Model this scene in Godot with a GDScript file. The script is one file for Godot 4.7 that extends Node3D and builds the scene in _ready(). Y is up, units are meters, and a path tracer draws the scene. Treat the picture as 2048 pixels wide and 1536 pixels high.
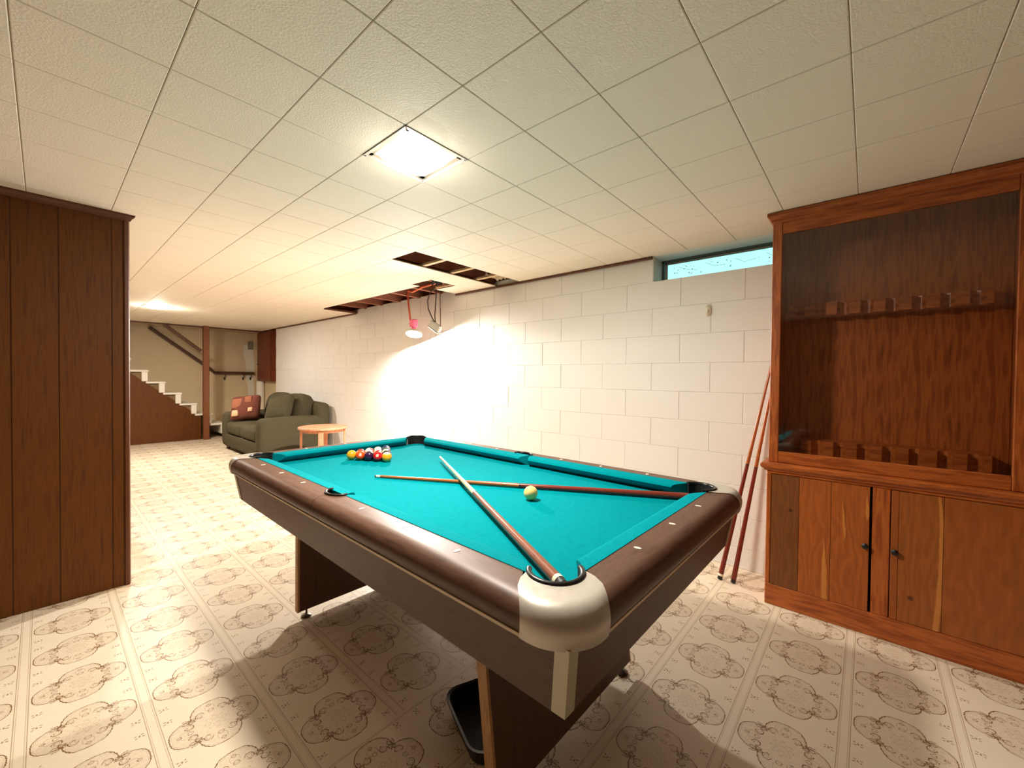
extends Node3D
# A basement games room: pool table under a lit ceiling panel, painted block wall, gun cabinet, sofa and stairs at the far end.
# x runs along the block wall, -z points at it, y is up; the camera stands above the origin.

const EYE := 1.2224
const TOP := 2.1263          # ceiling height
const TILE := 0.3048
const TX := -0.9667          # one ceiling joint along z
const TZ := -0.5555          # one ceiling joint along x
const WALL_Z := -2.964       # face of the block wall
const FAR_X := -10.3         # far wall behind the stairs
const RIGHT_X := 1.9
const NEAR_Z := 2.2

# lamps: energies at one metre and tints
const PANEL_ENERGY := 4.9      # downwards, from the lens's face
const PANEL_SPREAD := 0.09     # sideways, from the bulging lens
const FAR_ENERGY := 5.4
const FAR_SPREAD := 0.45
const LAMP_ENERGY := 7.8
const LAMP_TINT := Color8(255, 245, 230)
const BULB_TINT := Color8(255, 250, 242)

var M := {}
var used := {}
var rng := RandomNumberGenerator.new()
var cam: Camera3D


func _ready() -> void:
	# camera
	cam = Camera3D.new()
	cam.name = "camera"
	add_child(cam)
	cam.position = Vector3(0, EYE, 0)
	cam.basis = Basis(Vector3.UP, deg_to_rad(41.0976)) * Basis(Vector3.RIGHT, deg_to_rad(-0.909)) * Basis(Vector3.BACK, deg_to_rad(0.6008))
	cam.fov = rad_to_deg(2.0 * atan(768.0 / 817.055))
	cam.near = 0.05
	cam.far = 100.0
	cam.current = true
	# overcast daylight, seen and felt only through the small window
	var env := Environment.new()
	env.background_mode = Environment.BG_SKY
	var sky := Sky.new()
	var sm := ProceduralSkyMaterial.new()
	sm.sky_top_color = Color8(158, 242, 240)
	sm.sky_horizon_color = Color8(176, 248, 245)
	sm.ground_bottom_color = Color8(120, 150, 140)
	sm.ground_horizon_color = Color8(150, 190, 180)
	sm.sky_energy_multiplier = 1.25
	sm.sun_angle_max = 0.0
	sky.sky_material = sm
	env.sky = sky
	env.tonemap_mode = Environment.TONE_MAPPER_LINEAR
	env.tonemap_exposure = 1.14
	env.sdfgi_enabled = true
	env.ssao_enabled = true
	env.ssil_enabled = true
	var we := WorldEnvironment.new()
	we.name = "environment"
	we.environment = env
	add_child(we)
	make_materials()
	build_ceiling_light(-2, "square recessed ceiling light glowing over the pool table", PANEL_ENERGY, PANEL_SPREAD)
	build_ceiling_light(-21, "square recessed ceiling light glowing in front of the stairs", FAR_ENERGY, FAR_SPREAD)
	build_hanging_lamp()
	build_floor()
	build_walls()
	build_ceiling()
	build_window()
	build_table()
	build_cabinet()
	build_sofa()
	build_stairs()
	build_side_table()
	build_balls()
	build_cues()
	build_wiring()


# ---------------------------------------------------------------- triangle collector
class G:
	var v := PackedVector3Array()
	var n := PackedVector3Array()
	var t := PackedVector2Array()
	var grain := 1
	var off := Vector2.ZERO
	var xf := Transform3D()

	func uv_of(p: Vector3, nn: Vector3) -> Vector2:
		var a := nn.abs()
		var d := 0
		if a.y >= a.x and a.y >= a.z:
			d = 1
		elif a.z >= a.x:
			d = 2
		if d == grain:
			return Vector2(p[(grain + 1) % 3], p[(grain + 2) % 3]) + off
		return Vector2(p[3 - d - grain], p[grain]) + off

	func tri(a: Vector3, b: Vector3, c: Vector3) -> void:   # counter-clockwise seen from outside
		var nn := (b - a).cross(c - a)
		if nn.length_squared() < 1e-18:
			return
		nn = nn.normalized()
		for p in [a, c, b]:
			v.append(xf * p)
			n.append((xf.basis * nn).normalized())
			t.append(uv_of(p, nn))

	func tri_uv(a: Vector3, b: Vector3, c: Vector3, ua: Vector2, ub: Vector2, uc: Vector2) -> void:
		var nn := (b - a).cross(c - a)
		if nn.length_squared() < 1e-18:
			return
		nn = (xf.basis * nn).normalized()
		v.append_array([xf * a, xf * c, xf * b])
		n.append_array([nn, nn, nn])
		t.append_array([ua, uc, ub])

	func quad(a: Vector3, b: Vector3, c: Vector3, d: Vector3) -> void:
		tri(a, b, c)
		tri(a, c, d)

	func face(pts: Array, away: Vector3) -> void:           # convex polygon, turned away from the given point
		var c := Vector3.ZERO
		for p in pts:
			c += p
		c /= pts.size()
		var nn := Vector3.ZERO
		for i in pts.size():
			nn += (pts[i] - c).cross(pts[(i + 1) % pts.size()] - c)
		var flip := nn.dot(c - away) < 0.0
		for i in range(1, pts.size() - 1):
			if flip:
				tri(pts[0], pts[i + 1], pts[i])
			else:
				tri(pts[0], pts[i], pts[i + 1])

	func box(c: Vector3, s: Vector3, ch := 0.0) -> void:    # centre, size, chamfer
		var h := s / 2.0
		if ch <= 0.0:
			for ax in 3:
				for sg in [-1.0, 1.0]:
					var pts := []
					for k in [[-1, -1], [1, -1], [1, 1], [-1, 1]]:
						var p := Vector3.ZERO
						p[ax] = sg * h[ax]
						p[(ax + 1) % 3] = k[0] * h[(ax + 1) % 3]
						p[(ax + 2) % 3] = k[1] * h[(ax + 2) % 3]
						pts.append(c + p)
					face(pts, c)
			return
		ch = minf(ch, 0.49 * minf(s.x, minf(s.y, s.z)))
		var at := func(ax: int, sg: Vector3) -> Vector3:
			var p := Vector3.ZERO
			for k in 3:
				p[k] = sg[k] * (h[k] if k == ax else h[k] - ch)
			return c + p
		for ax in 3:
			var b1 := (ax + 1) % 3
			var b2 := (ax + 2) % 3
			for sg in [-1.0, 1.0]:
				var pts := []
				for k in [[-1, -1], [1, -1], [1, 1], [-1, 1]]:
					var q := Vector3.ZERO
					q[ax] = sg
					q[b1] = k[0]
					q[b2] = k[1]
					pts.append(at.call(ax, q))
				face(pts, c)
			for s1 in [-1.0, 1.0]:
				for s2 in [-1.0, 1.0]:
					var pts := []
					for e in [-1.0, 1.0]:
						var q := Vector3.ZERO
						q[ax] = e
						q[b1] = s1
						q[b2] = s2
						pts.append(at.call(b1, q))
					for e in [1.0, -1.0]:
						var q := Vector3.ZERO
						q[ax] = e
						q[b1] = s1
						q[b2] = s2
						pts.append(at.call(b2, q))
					face(pts, c)
		for sx in [-1.0, 1.0]:
			for sy in [-1.0, 1.0]:
				for sz in [-1.0, 1.0]:
					var q := Vector3(sx, sy, sz)
					face([at.call(0, q), at.call(1, q), at.call(2, q)], c)

	func bb(lo: Vector3, hi: Vector3, ch := 0.0) -> void:
		box((lo + hi) / 2.0, (hi - lo).abs(), ch)

	func fix(start: int) -> void:                           # turn a closed shape right side out
		var vol := 0.0
		var o := v[start] if start < v.size() else Vector3.ZERO
		for i in range(start, v.size(), 3):
			vol += (v[i] - o).dot((v[i + 2] - o).cross(v[i + 1] - o))
		if vol >= 0.0:
			return
		for i in range(start, v.size(), 3):
			var a := v[i + 1]
			v[i + 1] = v[i + 2]
			v[i + 2] = a
			var b := t[i + 1]
			t[i + 1] = t[i + 2]
			t[i + 2] = b
			for k in 3:
				n[i + k] = -n[i + k]

	func loft(rings: Array, closed := true, caps := true) -> void:
		# rings of equal length
		var m: int = rings[0].size()
		var start := v.size()
		for i in rings.size() - 1:
			for k in (m if closed else m - 1):
				var a: Vector3 = rings[i][k]
				var b: Vector3 = rings[i][(k + 1) % m]
				var d: Vector3 = rings[i + 1][k]
				var e: Vector3 = rings[i + 1][(k + 1) % m]
				tri(a, b, e)
				tri(a, e, d)
		if caps:
			for i in [0, rings.size() - 1]:
				fan(rings[i], i != 0)
		fix(start)

	func fan(ring: Array, flip: bool) -> void:
		var c := Vector3.ZERO
		for p in ring:
			c += p
		c /= ring.size()
		for k in ring.size():
			var a: Vector3 = ring[k]
			var b: Vector3 = ring[(k + 1) % ring.size()]
			if flip:
				tri(c, a, b)
			else:
				tri(c, b, a)

	func lathe(profile: Array, axis: Vector3, from: Vector3, seg := 16) -> void:
		# profile of (radius, distance along axis), run along the axis
		var w := axis.normalized()
		var u := w.cross(Vector3.UP if absf(w.y) < 0.9 else Vector3.RIGHT).normalized()
		var q := w.cross(u)
		var rings := []
		for p in profile:
			var r := []
			for k in seg:
				var a := TAU * k / seg
				r.append(from + w * p[1] + (u * cos(a) + q * sin(a)) * p[0])
			rings.append(r)
		loft(rings, true, true)

	func tube(path: Array, rad: float, seg := 8) -> void:
		var rings := []
		var u := Vector3.ZERO
		for i in path.size():
			var w: Vector3 = (path[mini(i + 1, path.size() - 1)] - path[maxi(i - 1, 0)]).normalized()
			if u == Vector3.ZERO:
				u = w.cross(Vector3.UP if absf(w.y) < 0.9 else Vector3.RIGHT).normalized()
			u = (u - w * u.dot(w)).normalized()
			var q := w.cross(u)
			var r := []
			for k in seg:
				var a := TAU * k / seg
				r.append(path[i] + (u * cos(a) + q * sin(a)) * rad)
			rings.append(r)
		loft(rings, true, true)

	func prism(poly: PackedVector2Array, y0: float, y1: float, turn := Basis()) -> void:
		# polygon in (x, z), raised from y0 to y1, then turned
		if Geometry2D.is_polygon_clockwise(poly):
			poly.reverse()
		var start := v.size()
		var idx := Geometry2D.triangulate_polygon(poly)
		for k in range(0, idx.size(), 3):
			var p := []
			for e in 3:
				p.append(poly[idx[k + e]])
			if (p[1] - p[0]).cross(p[2] - p[0]) < 0:
				p.reverse()
			# x,z counter-clockwise in 2D means clockwise seen from above
			tri(turn * Vector3(p[0].x, y1, p[0].y), turn * Vector3(p[2].x, y1, p[2].y), turn * Vector3(p[1].x, y1, p[1].y))
			tri(turn * Vector3(p[0].x, y0, p[0].y), turn * Vector3(p[1].x, y0, p[1].y), turn * Vector3(p[2].x, y0, p[2].y))
		for k in poly.size():
			var a := poly[k]
			var b := poly[(k + 1) % poly.size()]
			quad(turn * Vector3(a.x, y1, a.y), turn * Vector3(b.x, y1, b.y), turn * Vector3(b.x, y0, b.y), turn * Vector3(a.x, y0, a.y))
		fix(start)

	func pillow(c: Vector3, s: Vector3, r: float, bulge := Vector3.ZERO, seg := 8) -> void:
		# rounded box whose faces swell by bulge
		var h := s / 2.0
		var inner := Vector3(maxf(h.x - r, 0.001), maxf(h.y - r, 0.001), maxf(h.z - r, 0.001))
		var at := func(q: Vector3) -> Vector3:
			var p := q * h
			var core := p.clamp(-inner, inner)
			var d := p - core
			if d.length() > 1e-6:
				p = core + d.normalized() * r
			var e := q
			p.x += bulge.x * e.x * (1.0 - e.y * e.y) * (1.0 - e.z * e.z)
			p.y += bulge.y * e.y * (1.0 - e.x * e.x) * (1.0 - e.z * e.z)
			p.z += bulge.z * e.z * (1.0 - e.x * e.x) * (1.0 - e.y * e.y)
			return c + p
		var cut := []
		for k in seg + 1:
			var a := -1.0 + 2.0 * k / seg
			cut.append(signf(a) * (1.0 - pow(1.0 - absf(a), 1.6)))
		for ax in 3:
			for sg in [-1.0, 1.0]:
				for i in seg:
					for j in seg:
						var pts := []
						for k in [[0, 0], [1, 0], [1, 1], [0, 1]]:
							var q := Vector3.ZERO
							q[ax] = sg
							q[(ax + 1) % 3] = cut[i + k[0]]
							q[(ax + 2) % 3] = cut[j + k[1]]
							pts.append(at.call(q))
						face(pts, c)

	func smooth(deg := 40.0) -> G:
		var near := {}
		for i in v.size():
			var k := Vector3i((v[i] * 20000.0).round())
			if not near.has(k):
				near[k] = PackedInt32Array()
			near[k].append(i)
		var lim := cos(deg_to_rad(deg))
		var out := n.duplicate()
		for k in near:
			var ids: PackedInt32Array = near[k]
			for i in ids:
				var s := Vector3.ZERO
				for j in ids:
					if n[i].dot(n[j]) > lim:
						s += n[j]
				out[i] = s.normalized()
		n = out
		return self

	func arrays() -> Array:
		var a := []
		a.resize(Mesh.ARRAY_MAX)
		a[Mesh.ARRAY_VERTEX] = v
		a[Mesh.ARRAY_NORMAL] = n
		a[Mesh.ARRAY_TEX_UV] = t
		return a


func mesh_of(gs: Array, mats: Array) -> ArrayMesh:
	var m := ArrayMesh.new()
	for i in gs.size():
		m.add_surface_from_arrays(Mesh.PRIMITIVE_TRIANGLES, gs[i].arrays())
		m.surface_set_material(i, mats[i])
	return m


func part(parent: Node, called: String, g: G, m: Material, label := "") -> MeshInstance3D:
	return put(parent, called, mesh_of([g], [m]), label)


func put(parent: Node, called: String, m: Mesh, label := "") -> MeshInstance3D:
	var o := MeshInstance3D.new()
	o.mesh = m
	o.name = numbered(called) if parent == self else called
	parent.add_child(o, true)
	if label:
		o.set_meta("label", label)
	return o


func numbered(called: String) -> String:
	var k: int = used.get(called, -1) + 1
	used[called] = k
	return called if k == 0 else "%s_%03d" % [called, k]


func thing(called: String, label: String, category: String, at := Vector3.ZERO, turn := 0.0, group := "") -> Node3D:
	var o := Node3D.new()
	o.name = numbered(called)
	add_child(o)
	o.position = at
	o.rotation.y = turn
	return tag(o, label, category, group)


func tag(o: Node3D, label: String, category: String, group := "") -> Node3D:
	o.set_meta("label", label)
	o.set_meta("category", category)
	if group:
		o.set_meta("group", group)
	return o


func struct(called: String) -> Node3D:
	var o := Node3D.new()
	o.name = called
	add_child(o)
	o.set_meta("kind", "structure")
	return o


func struct_mesh(called: String, g: G, m: Material) -> MeshInstance3D:
	var o := put(self, called, mesh_of([g], [m]))
	o.set_meta("kind", "structure")
	return o


# ---------------------------------------------------------------- materials
func plain(c: Color, rough := 0.6, metal := 0.0, spec := 0.5) -> StandardMaterial3D:
	var m := StandardMaterial3D.new()
	m.albedo_color = c
	m.roughness = rough
	m.metallic = metal
	m.metallic_specular = spec
	return m


func noise(freq: float, octaves := 4, sd := 1, kind := FastNoiseLite.TYPE_SIMPLEX_SMOOTH) -> FastNoiseLite:
	var f := FastNoiseLite.new()
	f.seed = sd
	f.frequency = freq
	f.noise_type = kind
	f.fractal_octaves = octaves
	return f


func noise_tex(f: FastNoiseLite, size: int, cols: Array, normal := false, bump := 4.0) -> NoiseTexture2D:
	var x := NoiseTexture2D.new()
	x.width = size
	x.height = size
	x.seamless = true
	x.noise = f
	if normal:
		x.as_normal_map = true
		x.bump_strength = bump
	elif cols:
		var gr := Gradient.new()
		var offs := PackedFloat32Array()
		for k in cols.size():
			offs.append(float(k) / (cols.size() - 1))
		gr.offsets = offs
		gr.colors = PackedColorArray(cols)
		x.color_ramp = gr
	return x


func world_tex(m: StandardMaterial3D, scale: float) -> StandardMaterial3D:
	m.uv1_triplanar = true
	m.uv1_world_triplanar = true
	m.uv1_scale = Vector3.ONE * scale
	return m


func grain_mat(c: Color, tex: Texture2D, across: float, along: float, rough := 0.45, spec := 0.5) -> StandardMaterial3D:
	var m := plain(c, rough, 0.0, spec)
	m.albedo_texture = tex
	m.uv1_scale = Vector3(across, along, 1)
	return m


func make_materials() -> void:
	var wood_a := noise_tex(noise(0.012, 5, 3), 512, [Color(0.62, 0.55, 0.5), Color(0.85, 0.8, 0.76), Color(1, 1, 1), Color(0.78, 0.7, 0.64), Color(0.97, 0.95, 0.92)])
	var wood_b := noise_tex(noise(0.02, 4, 9), 512, [Color(0.75, 0.7, 0.66), Color(1, 1, 1), Color(0.86, 0.82, 0.78)])
	var fine_n := noise_tex(noise(0.18, 3, 5), 512, [], true, 6.0)
	var peel_n := noise_tex(noise(0.045, 3, 11), 512, [], true, 9.0)
	var soft_n := noise_tex(noise(0.02, 5, 21), 512, [], true, 5.0)

	# painted surfaces
	M.block = world_tex(plain(Color8(240, 237, 232), 0.62), 3.0)
	M.block.normal_enabled = true
	M.block.normal_texture = soft_n
	M.block.normal_scale = 0.16
	M.tile = world_tex(plain(Color8(243, 232, 214), 0.72), 4.5)
	M.tile.normal_enabled = true
	M.tile.normal_texture = peel_n
	M.tile.normal_scale = 0.17
	M.fibre = plain(Color8(150, 118, 82), 0.95)
	M.plaster = world_tex(plain(Color8(224, 204, 168), 0.75), 1.2)
	M.plaster.normal_enabled = true
	M.plaster.normal_texture = soft_n
	M.plaster.normal_scale = 0.2
	M.white_paint = plain(Color8(236, 230, 216), 0.55)
	M.sill = plain(Color8(206, 206, 196), 0.8)

	# wood
	M.panel = grain_mat(Color8(98, 54, 6), wood_b, 5.0, 0.3, 0.55, 0.35)
	M.panel_trim = grain_mat(Color8(100, 54, 22), wood_b, 6.0, 0.5, 0.45)
	M.trim = grain_mat(Color8(104, 58, 34), wood_b, 8.0, 0.7, 0.5)
	M.cab = grain_mat(Color8(186, 100, 40), wood_a, 4.0, 0.4, 0.38)
	M.joist = grain_mat(Color8(150, 92, 68), wood_b, 6.0, 0.6, 0.8)
	M.furring = grain_mat(Color8(222, 190, 146), wood_b, 9.0, 0.8, 0.75)
	M.subfloor = grain_mat(Color8(104, 62, 46), wood_a, 2.0, 0.5, 0.85)
	M.post = grain_mat(Color8(134, 78, 42), wood_b, 7.0, 0.6, 0.5)
	M.rail_wood = grain_mat(Color8(88, 54, 24), wood_b, 8.0, 0.8, 0.45)
	M.stringer = grain_mat(Color8(128, 104, 58), wood_b, 4.0, 0.5, 0.6)
	M.red_wood = grain_mat(Color8(122, 54, 28), wood_b, 6.0, 0.5, 0.42)
	M.pink_wood = grain_mat(Color8(214, 150, 114), wood_b, 5.0, 0.6, 0.45)
	M.edge_wood = grain_mat(Color8(204, 160, 112), wood_b, 9.0, 0.7, 0.55)
	M.trim_strip = plain(Color8(236, 216, 190), 0.5)

	# pool table
	M.felt = world_tex(plain(Color8(0, 133, 144), 0.95, 0.0, 0.1), 3.0)
	M.felt.albedo_texture = noise_tex(noise(0.02, 5, 41), 512, [Color(0.9, 0.93, 0.93), Color(1, 1, 1), Color(0.95, 0.97, 0.97)])
	M.felt.normal_enabled = true
	M.felt.normal_texture = fine_n
	M.felt.normal_scale = 0.25
	M.laminate = grain_mat(Color8(94, 63, 47), wood_b, 5.0, 0.6, 0.47)
	M.cap_metal = plain(Color8(200, 194, 184), 0.46, 0.4)
	M.cap_metal.roughness_texture = noise_tex(noise(0.03, 4, 51), 256, [Color(0.7, 0.7, 0.7), Color(1, 1, 1)])
	world_tex(M.cap_metal, 6.0)
	M.guard_metal = plain(Color8(190, 184, 166), 0.5, 0.55)
	M.rubber = plain(Color8(22, 20, 20), 0.3)
	M.pocket = plain(Color8(12, 11, 11), 0.8)
	M.sight = plain(Color8(240, 228, 212), 0.35)
	M.steel = plain(Color8(96, 88, 78), 0.45, 0.8)

	# cues and balls
	M.maple = grain_mat(Color8(226, 190, 148), wood_b, 30.0, 1.4, 0.3)
	M.cue_brown = grain_mat(Color8(134, 74, 46), wood_b, 30.0, 1.4, 0.28)
	M.cue_red = grain_mat(Color8(126, 48, 34), wood_b, 30.0, 1.6, 0.22)
	M.cue_orange = grain_mat(Color8(176, 96, 44), wood_b, 30.0, 1.6, 0.25)
	M.ivory = plain(Color8(240, 226, 196), 0.3)
	M.cue_ball = plain(Color8(238, 208, 128), 0.12)
	M.black = plain(Color8(16, 14, 14), 0.4)

	# cloth
	var weave := noise_tex(noise(0.09, 3, 61), 512, [Color(0.78, 0.78, 0.78), Color(1, 1, 1), Color(0.86, 0.86, 0.86)])
	M.sofa = world_tex(plain(Color8(86, 79, 60), 0.95, 0.0, 0.2), 2.0)
	M.sofa.albedo_texture = weave
	M.sofa.normal_enabled = true
	M.sofa.normal_texture = fine_n
	M.sofa.normal_scale = 0.5
	M.pillow_dark = plain(Color8(96, 46, 30), 0.9)
	M.pillow_mid = plain(Color8(140, 84, 58), 0.9)
	M.pillow_light = plain(Color8(206, 160, 122), 0.9)
	M.rag = plain(Color8(206, 186, 158), 0.95)

	# electrical, window
	M.orange_cord = plain(Color8(226, 104, 66), 0.45)
	M.pink = plain(Color8(255, 120, 158), 0.5)
	M.wire = plain(Color8(58, 32, 28), 0.5)
	M.string = plain(Color8(72, 62, 54), 0.9)
	M.grey_metal = plain(Color8(150, 142, 130), 0.5, 0.3)
	M.frame = plain(Color8(92, 96, 88), 0.6)
	M.pane = plain(Color(0.85, 0.95, 0.95, 0.12), 0.03)
	M.pane.transparency = BaseMaterial3D.TRANSPARENCY_ALPHA
	M.cab_glass = plain(Color(0.3, 0.2, 0.1, 0.06), 0.04)
	M.cab_glass.transparency = BaseMaterial3D.TRANSPARENCY_ALPHA
	M.leaf = plain(Color8(40, 92, 88), 0.9)
	M.diffuser = plain(Color8(255, 250, 240), 0.4)
	M.diffuser.emission_enabled = true
	M.diffuser.emission = Color8(255, 240, 214)
	M.diffuser.emission_energy_multiplier = 6.0
	M.bulb = plain(Color8(255, 250, 240), 0.4)
	M.bulb.emission_enabled = true
	M.bulb.emission = Color8(255, 242, 226)
	M.bulb.emission_energy_multiplier = 9.0
	M.vinyl = floor_material()


# ---------------------------------------------------------------- floor print
func seg_d(p: Vector2, a: Vector2, b: Vector2) -> float:
	var ab := b - a
	return (p - a - ab * clampf((p - a).dot(ab) / ab.length_squared(), 0.0, 1.0)).length()


func sd_round(p: Vector2, hx: float, hz: float, r: float) -> float:
	var d := Vector2(absf(p.x) - hx + r, absf(p.y) - hz + r)
	return Vector2(maxf(d.x, 0.0), maxf(d.y, 0.0)).length() + minf(maxf(d.x, d.y), 0.0) - r


func floor_material() -> StandardMaterial3D:
	# one cell of the printed vinyl: a four-lobed medallion with scrolls, sprigs at the corners, bands along v at both sides
	var n := 640
	var half := n / 2
	var im := Image.create(n, n, false, Image.FORMAT_RGB8)
	var base := Color8(234, 219, 196)
	var dim := Color8(224, 205, 180)
	var line := Color8(118, 82, 48)
	var sprig := Color8(140, 106, 68)
	var f1 := noise(0.035, 3, 71)
	var f2 := noise(0.012, 3, 72)
	var f3 := noise(0.11, 2, 73)
	for yy in half:
		for xx in half:
			var x := (xx + 0.5) / n * TILE            # metres from the cell's corner to its centre
			var z := (yy + 0.5) / n * TILE
			var p := Vector2(TILE / 2 - x, TILE / 2 - z)   # first quadrant of the centred cell
			var wob := Vector2(f1.get_noise_2d(xx, yy), f1.get_noise_2d(xx + 900, yy)) * 0.0028
			var q := p + wob
			# four lobes on the axes
			var lobes := minf(sd_round(q, 0.128, 0.061, 0.052), sd_round(q, 0.058, 0.121, 0.05))
			var inner := maxf(0.0, -lobes)
			var c := base
			if lobes < 0.0:
				var blot := smoothstep(0.0, 0.5, f2.get_noise_2d(xx * 2.2, yy * 2.2) + 0.15) * 0.7
				c = base.lerp(dim, 0.3 + blot * 0.6)
			var ink := 0.0
			ink = maxf(ink, 0.95 * (1.0 - smoothstep(0.0008, 0.0021, absf(lobes))))
			ink = maxf(ink, 0.34 * (1.0 - smoothstep(0.0004, 0.0013, absf(lobes + 0.0055))) * (0.5 + 0.9 * f3.get_noise_2d(xx, yy)))
			# scroll pairs at the notch
			for cc in [[0.070, 0.030, 0.0125], [0.034, 0.064, 0.0125], [0.060, 0.052, 0.0085], [0.055, 0.060, 0.0075], [0.076, 0.060, 0.011]]:
				var d := (q - Vector2(cc[0], cc[1])).length()
				var a := (q - Vector2(cc[0], cc[1])).angle()
				ink = maxf(ink, (0.9 if absf(sin(a * 0.5 + cc[0] * 40.0)) > 0.35 else 0.15) * (1.0 - smoothstep(0.0007, 0.0019, absf(d - cc[2]))))
				ink = maxf(ink, 0.4 * (1.0 - smoothstep(0.0005, 0.0014, absf(d - cc[2] * 0.5))))
			ink = maxf(ink, 0.8 * (1.0 - smoothstep(0.0006, 0.0016, seg_d(q, Vector2(0.048, 0.048), Vector2(0.074, 0.072)))))
			# small rings on the axes
			for cc in [[0.0, 0.068, 0.0075], [0.071, 0.0, 0.0075], [0.103, 0.0, 0.006], [0.0, 0.1, 0.006], [0.086, 0.0, 0.017], [0.0, 0.084, 0.015]]:
				var d := (q - Vector2(cc[0], cc[1])).length()
				ink = maxf(ink, (0.62 if cc[2] < 0.01 else 0.3) * (1.0 - smoothstep(0.0006, 0.0017, absf(d - cc[2]))))
			# rosette in the middle
			var rr := q.length()
			var petal := 0.026 + 0.007 * cos(q.angle() * 8.0)
			ink = maxf(ink, 0.3 * (1.0 - smoothstep(0.0007, 0.002, absf(rr - petal))))
			ink = maxf(ink, 0.24 * (1.0 - smoothstep(0.0007, 0.002, absf(rr - petal * 0.45))))
			if lobes < -0.004:
				ink = maxf(ink, 0.28 * smoothstep(0.25, 0.5, f3.get_noise_2d(xx * 1.6, yy * 1.6)))
			c = c.lerp(line, clampf(ink, 0.0, 1.0))
			# sprig in the corner
			var s := (q - Vector2(0.115, 0.112)) / 1.35
			var arms := 1.0
			for e in [[0.0065, 0.0045], [-0.0065, 0.0045], [0.0065, -0.0045], [-0.0065, -0.0045]]:
				var dv := s - Vector2(e[0], e[1])
				arms = minf(arms, Vector2(dv.x, dv.y * 1.5).length() - 0.0022)
			arms = minf(arms, Vector2(s.x * 2.2, s.y).length() - 0.0035)
			c = c.lerp(sprig, 0.75 * (1.0 - smoothstep(-0.0005, 0.0016, arms)))
			# bands along v
			var band := absf(x - 0.0165)
			c = c.lerp(sprig, 0.6 * (1.0 - smoothstep(0.0006, 0.0016, band)))
			c = c.lerp(sprig, 0.28 * (1.0 - smoothstep(0.0006, 0.0016, absf(x - 0.0115))))
			c = c.lerp(dim, 0.25 * (1.0 - smoothstep(0.0004, 0.0014, z)) )
			for k in [[xx, yy], [n - 1 - xx, yy], [xx, n - 1 - yy], [n - 1 - xx, n - 1 - yy]]:
				im.set_pixel(k[0], k[1], c)
	var m := plain(Color(1, 1, 1), 0.5)
	m.albedo_texture = ImageTexture.create_from_image(im)
	m.vertex_color_use_as_albedo = true
	m.roughness_texture = noise_tex(noise(0.02, 4, 81), 256, [Color(0.75, 0.75, 0.75), Color(1, 1, 1)])
	m.normal_enabled = true
	m.normal_texture = noise_tex(noise(0.03, 4, 82), 512, [], true, 3.0)
	m.normal_scale = 0.12
	return m


func vinyl_sheet(parent: Node, x0: float, x1: float, along_x: bool) -> void:
	# grid of small squares so that stains can be given to the corners
	var step := 0.06
	var z0 := -3.1
	var z1 := NEAR_Z
	var nx := ceili((x1 - x0) / step)
	var nz := ceili((z1 - z0) / step)
	var a := []
	a.resize(Mesh.ARRAY_MAX)
	var v := PackedVector3Array()
	var n := PackedVector3Array()
	var t := PackedVector2Array()
	var c := PackedColorArray()
	var idx := PackedInt32Array()
	var dirt := noise(1.3, 4, 91)
	var edge := noise(9.0, 3, 92)
	for j in nz + 1:
		for i in nx + 1:
			var x := lerpf(x0, x1, float(i) / nx)
			var z := lerpf(z0, z1, float(j) / nz)
			v.append(Vector3(x, 0, z))
			n.append(Vector3.UP)
			var u := Vector2((x + 0.498) / 0.3046 + 0.5, (z + 2.511) / 0.3024 + 0.5)
			t.append(Vector2(u.y, u.x) if along_x else u)
			var k := 0.96 + 0.05 * dirt.get_noise_2d(x * 1.7, z * 1.7)
			var col := Color(k, k * 0.995, k * 0.985)
			# rust-coloured seep marks at the end of the panelled partition
			for s in [[-3.62, -0.42, 0.42, 0.07], [-3.28, -0.3, 0.16, 0.12], [-3.85, -0.33, 0.3, 0.08]]:
				var e := Vector2((x - s[0]) / s[2], (z - s[1]) / s[3]).length() + 0.6 * edge.get_noise_2d(x, z)
				var w := clampf(1.25 - e, 0.0, 1.0) * 0.55
				col = col.lerp(Color(0.72, 0.43, 0.17), w)
			c.append(col)
	for j in nz:
		for i in nx:
			var p := j * (nx + 1) + i
			idx.append_array([p, p + 1, p + nx + 2, p, p + nx + 2, p + nx + 1])
	a[Mesh.ARRAY_VERTEX] = v
	a[Mesh.ARRAY_NORMAL] = n
	a[Mesh.ARRAY_TEX_UV] = t
	a[Mesh.ARRAY_COLOR] = c
	a[Mesh.ARRAY_INDEX] = idx
	var m := ArrayMesh.new()
	m.add_surface_from_arrays(Mesh.PRIMITIVE_TRIANGLES, a)
	m.surface_set_material(0, M.vinyl)
	put(parent, "vinyl_sheet", m)


func build_floor() -> void:
	var f := struct("floor")
	var g := G.new()
	g.bb(Vector3(FAR_X - 0.2, -0.2, -3.3), Vector3(RIGHT_X + 0.2, -0.002, NEAR_Z + 0.2))
	part(f, "slab", g, M.sill)
	var cut := -0.498 - 2.5 * 0.3046
	vinyl_sheet(f, cut, RIGHT_X, false)
	vinyl_sheet(f, FAR_X, cut, true)


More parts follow.
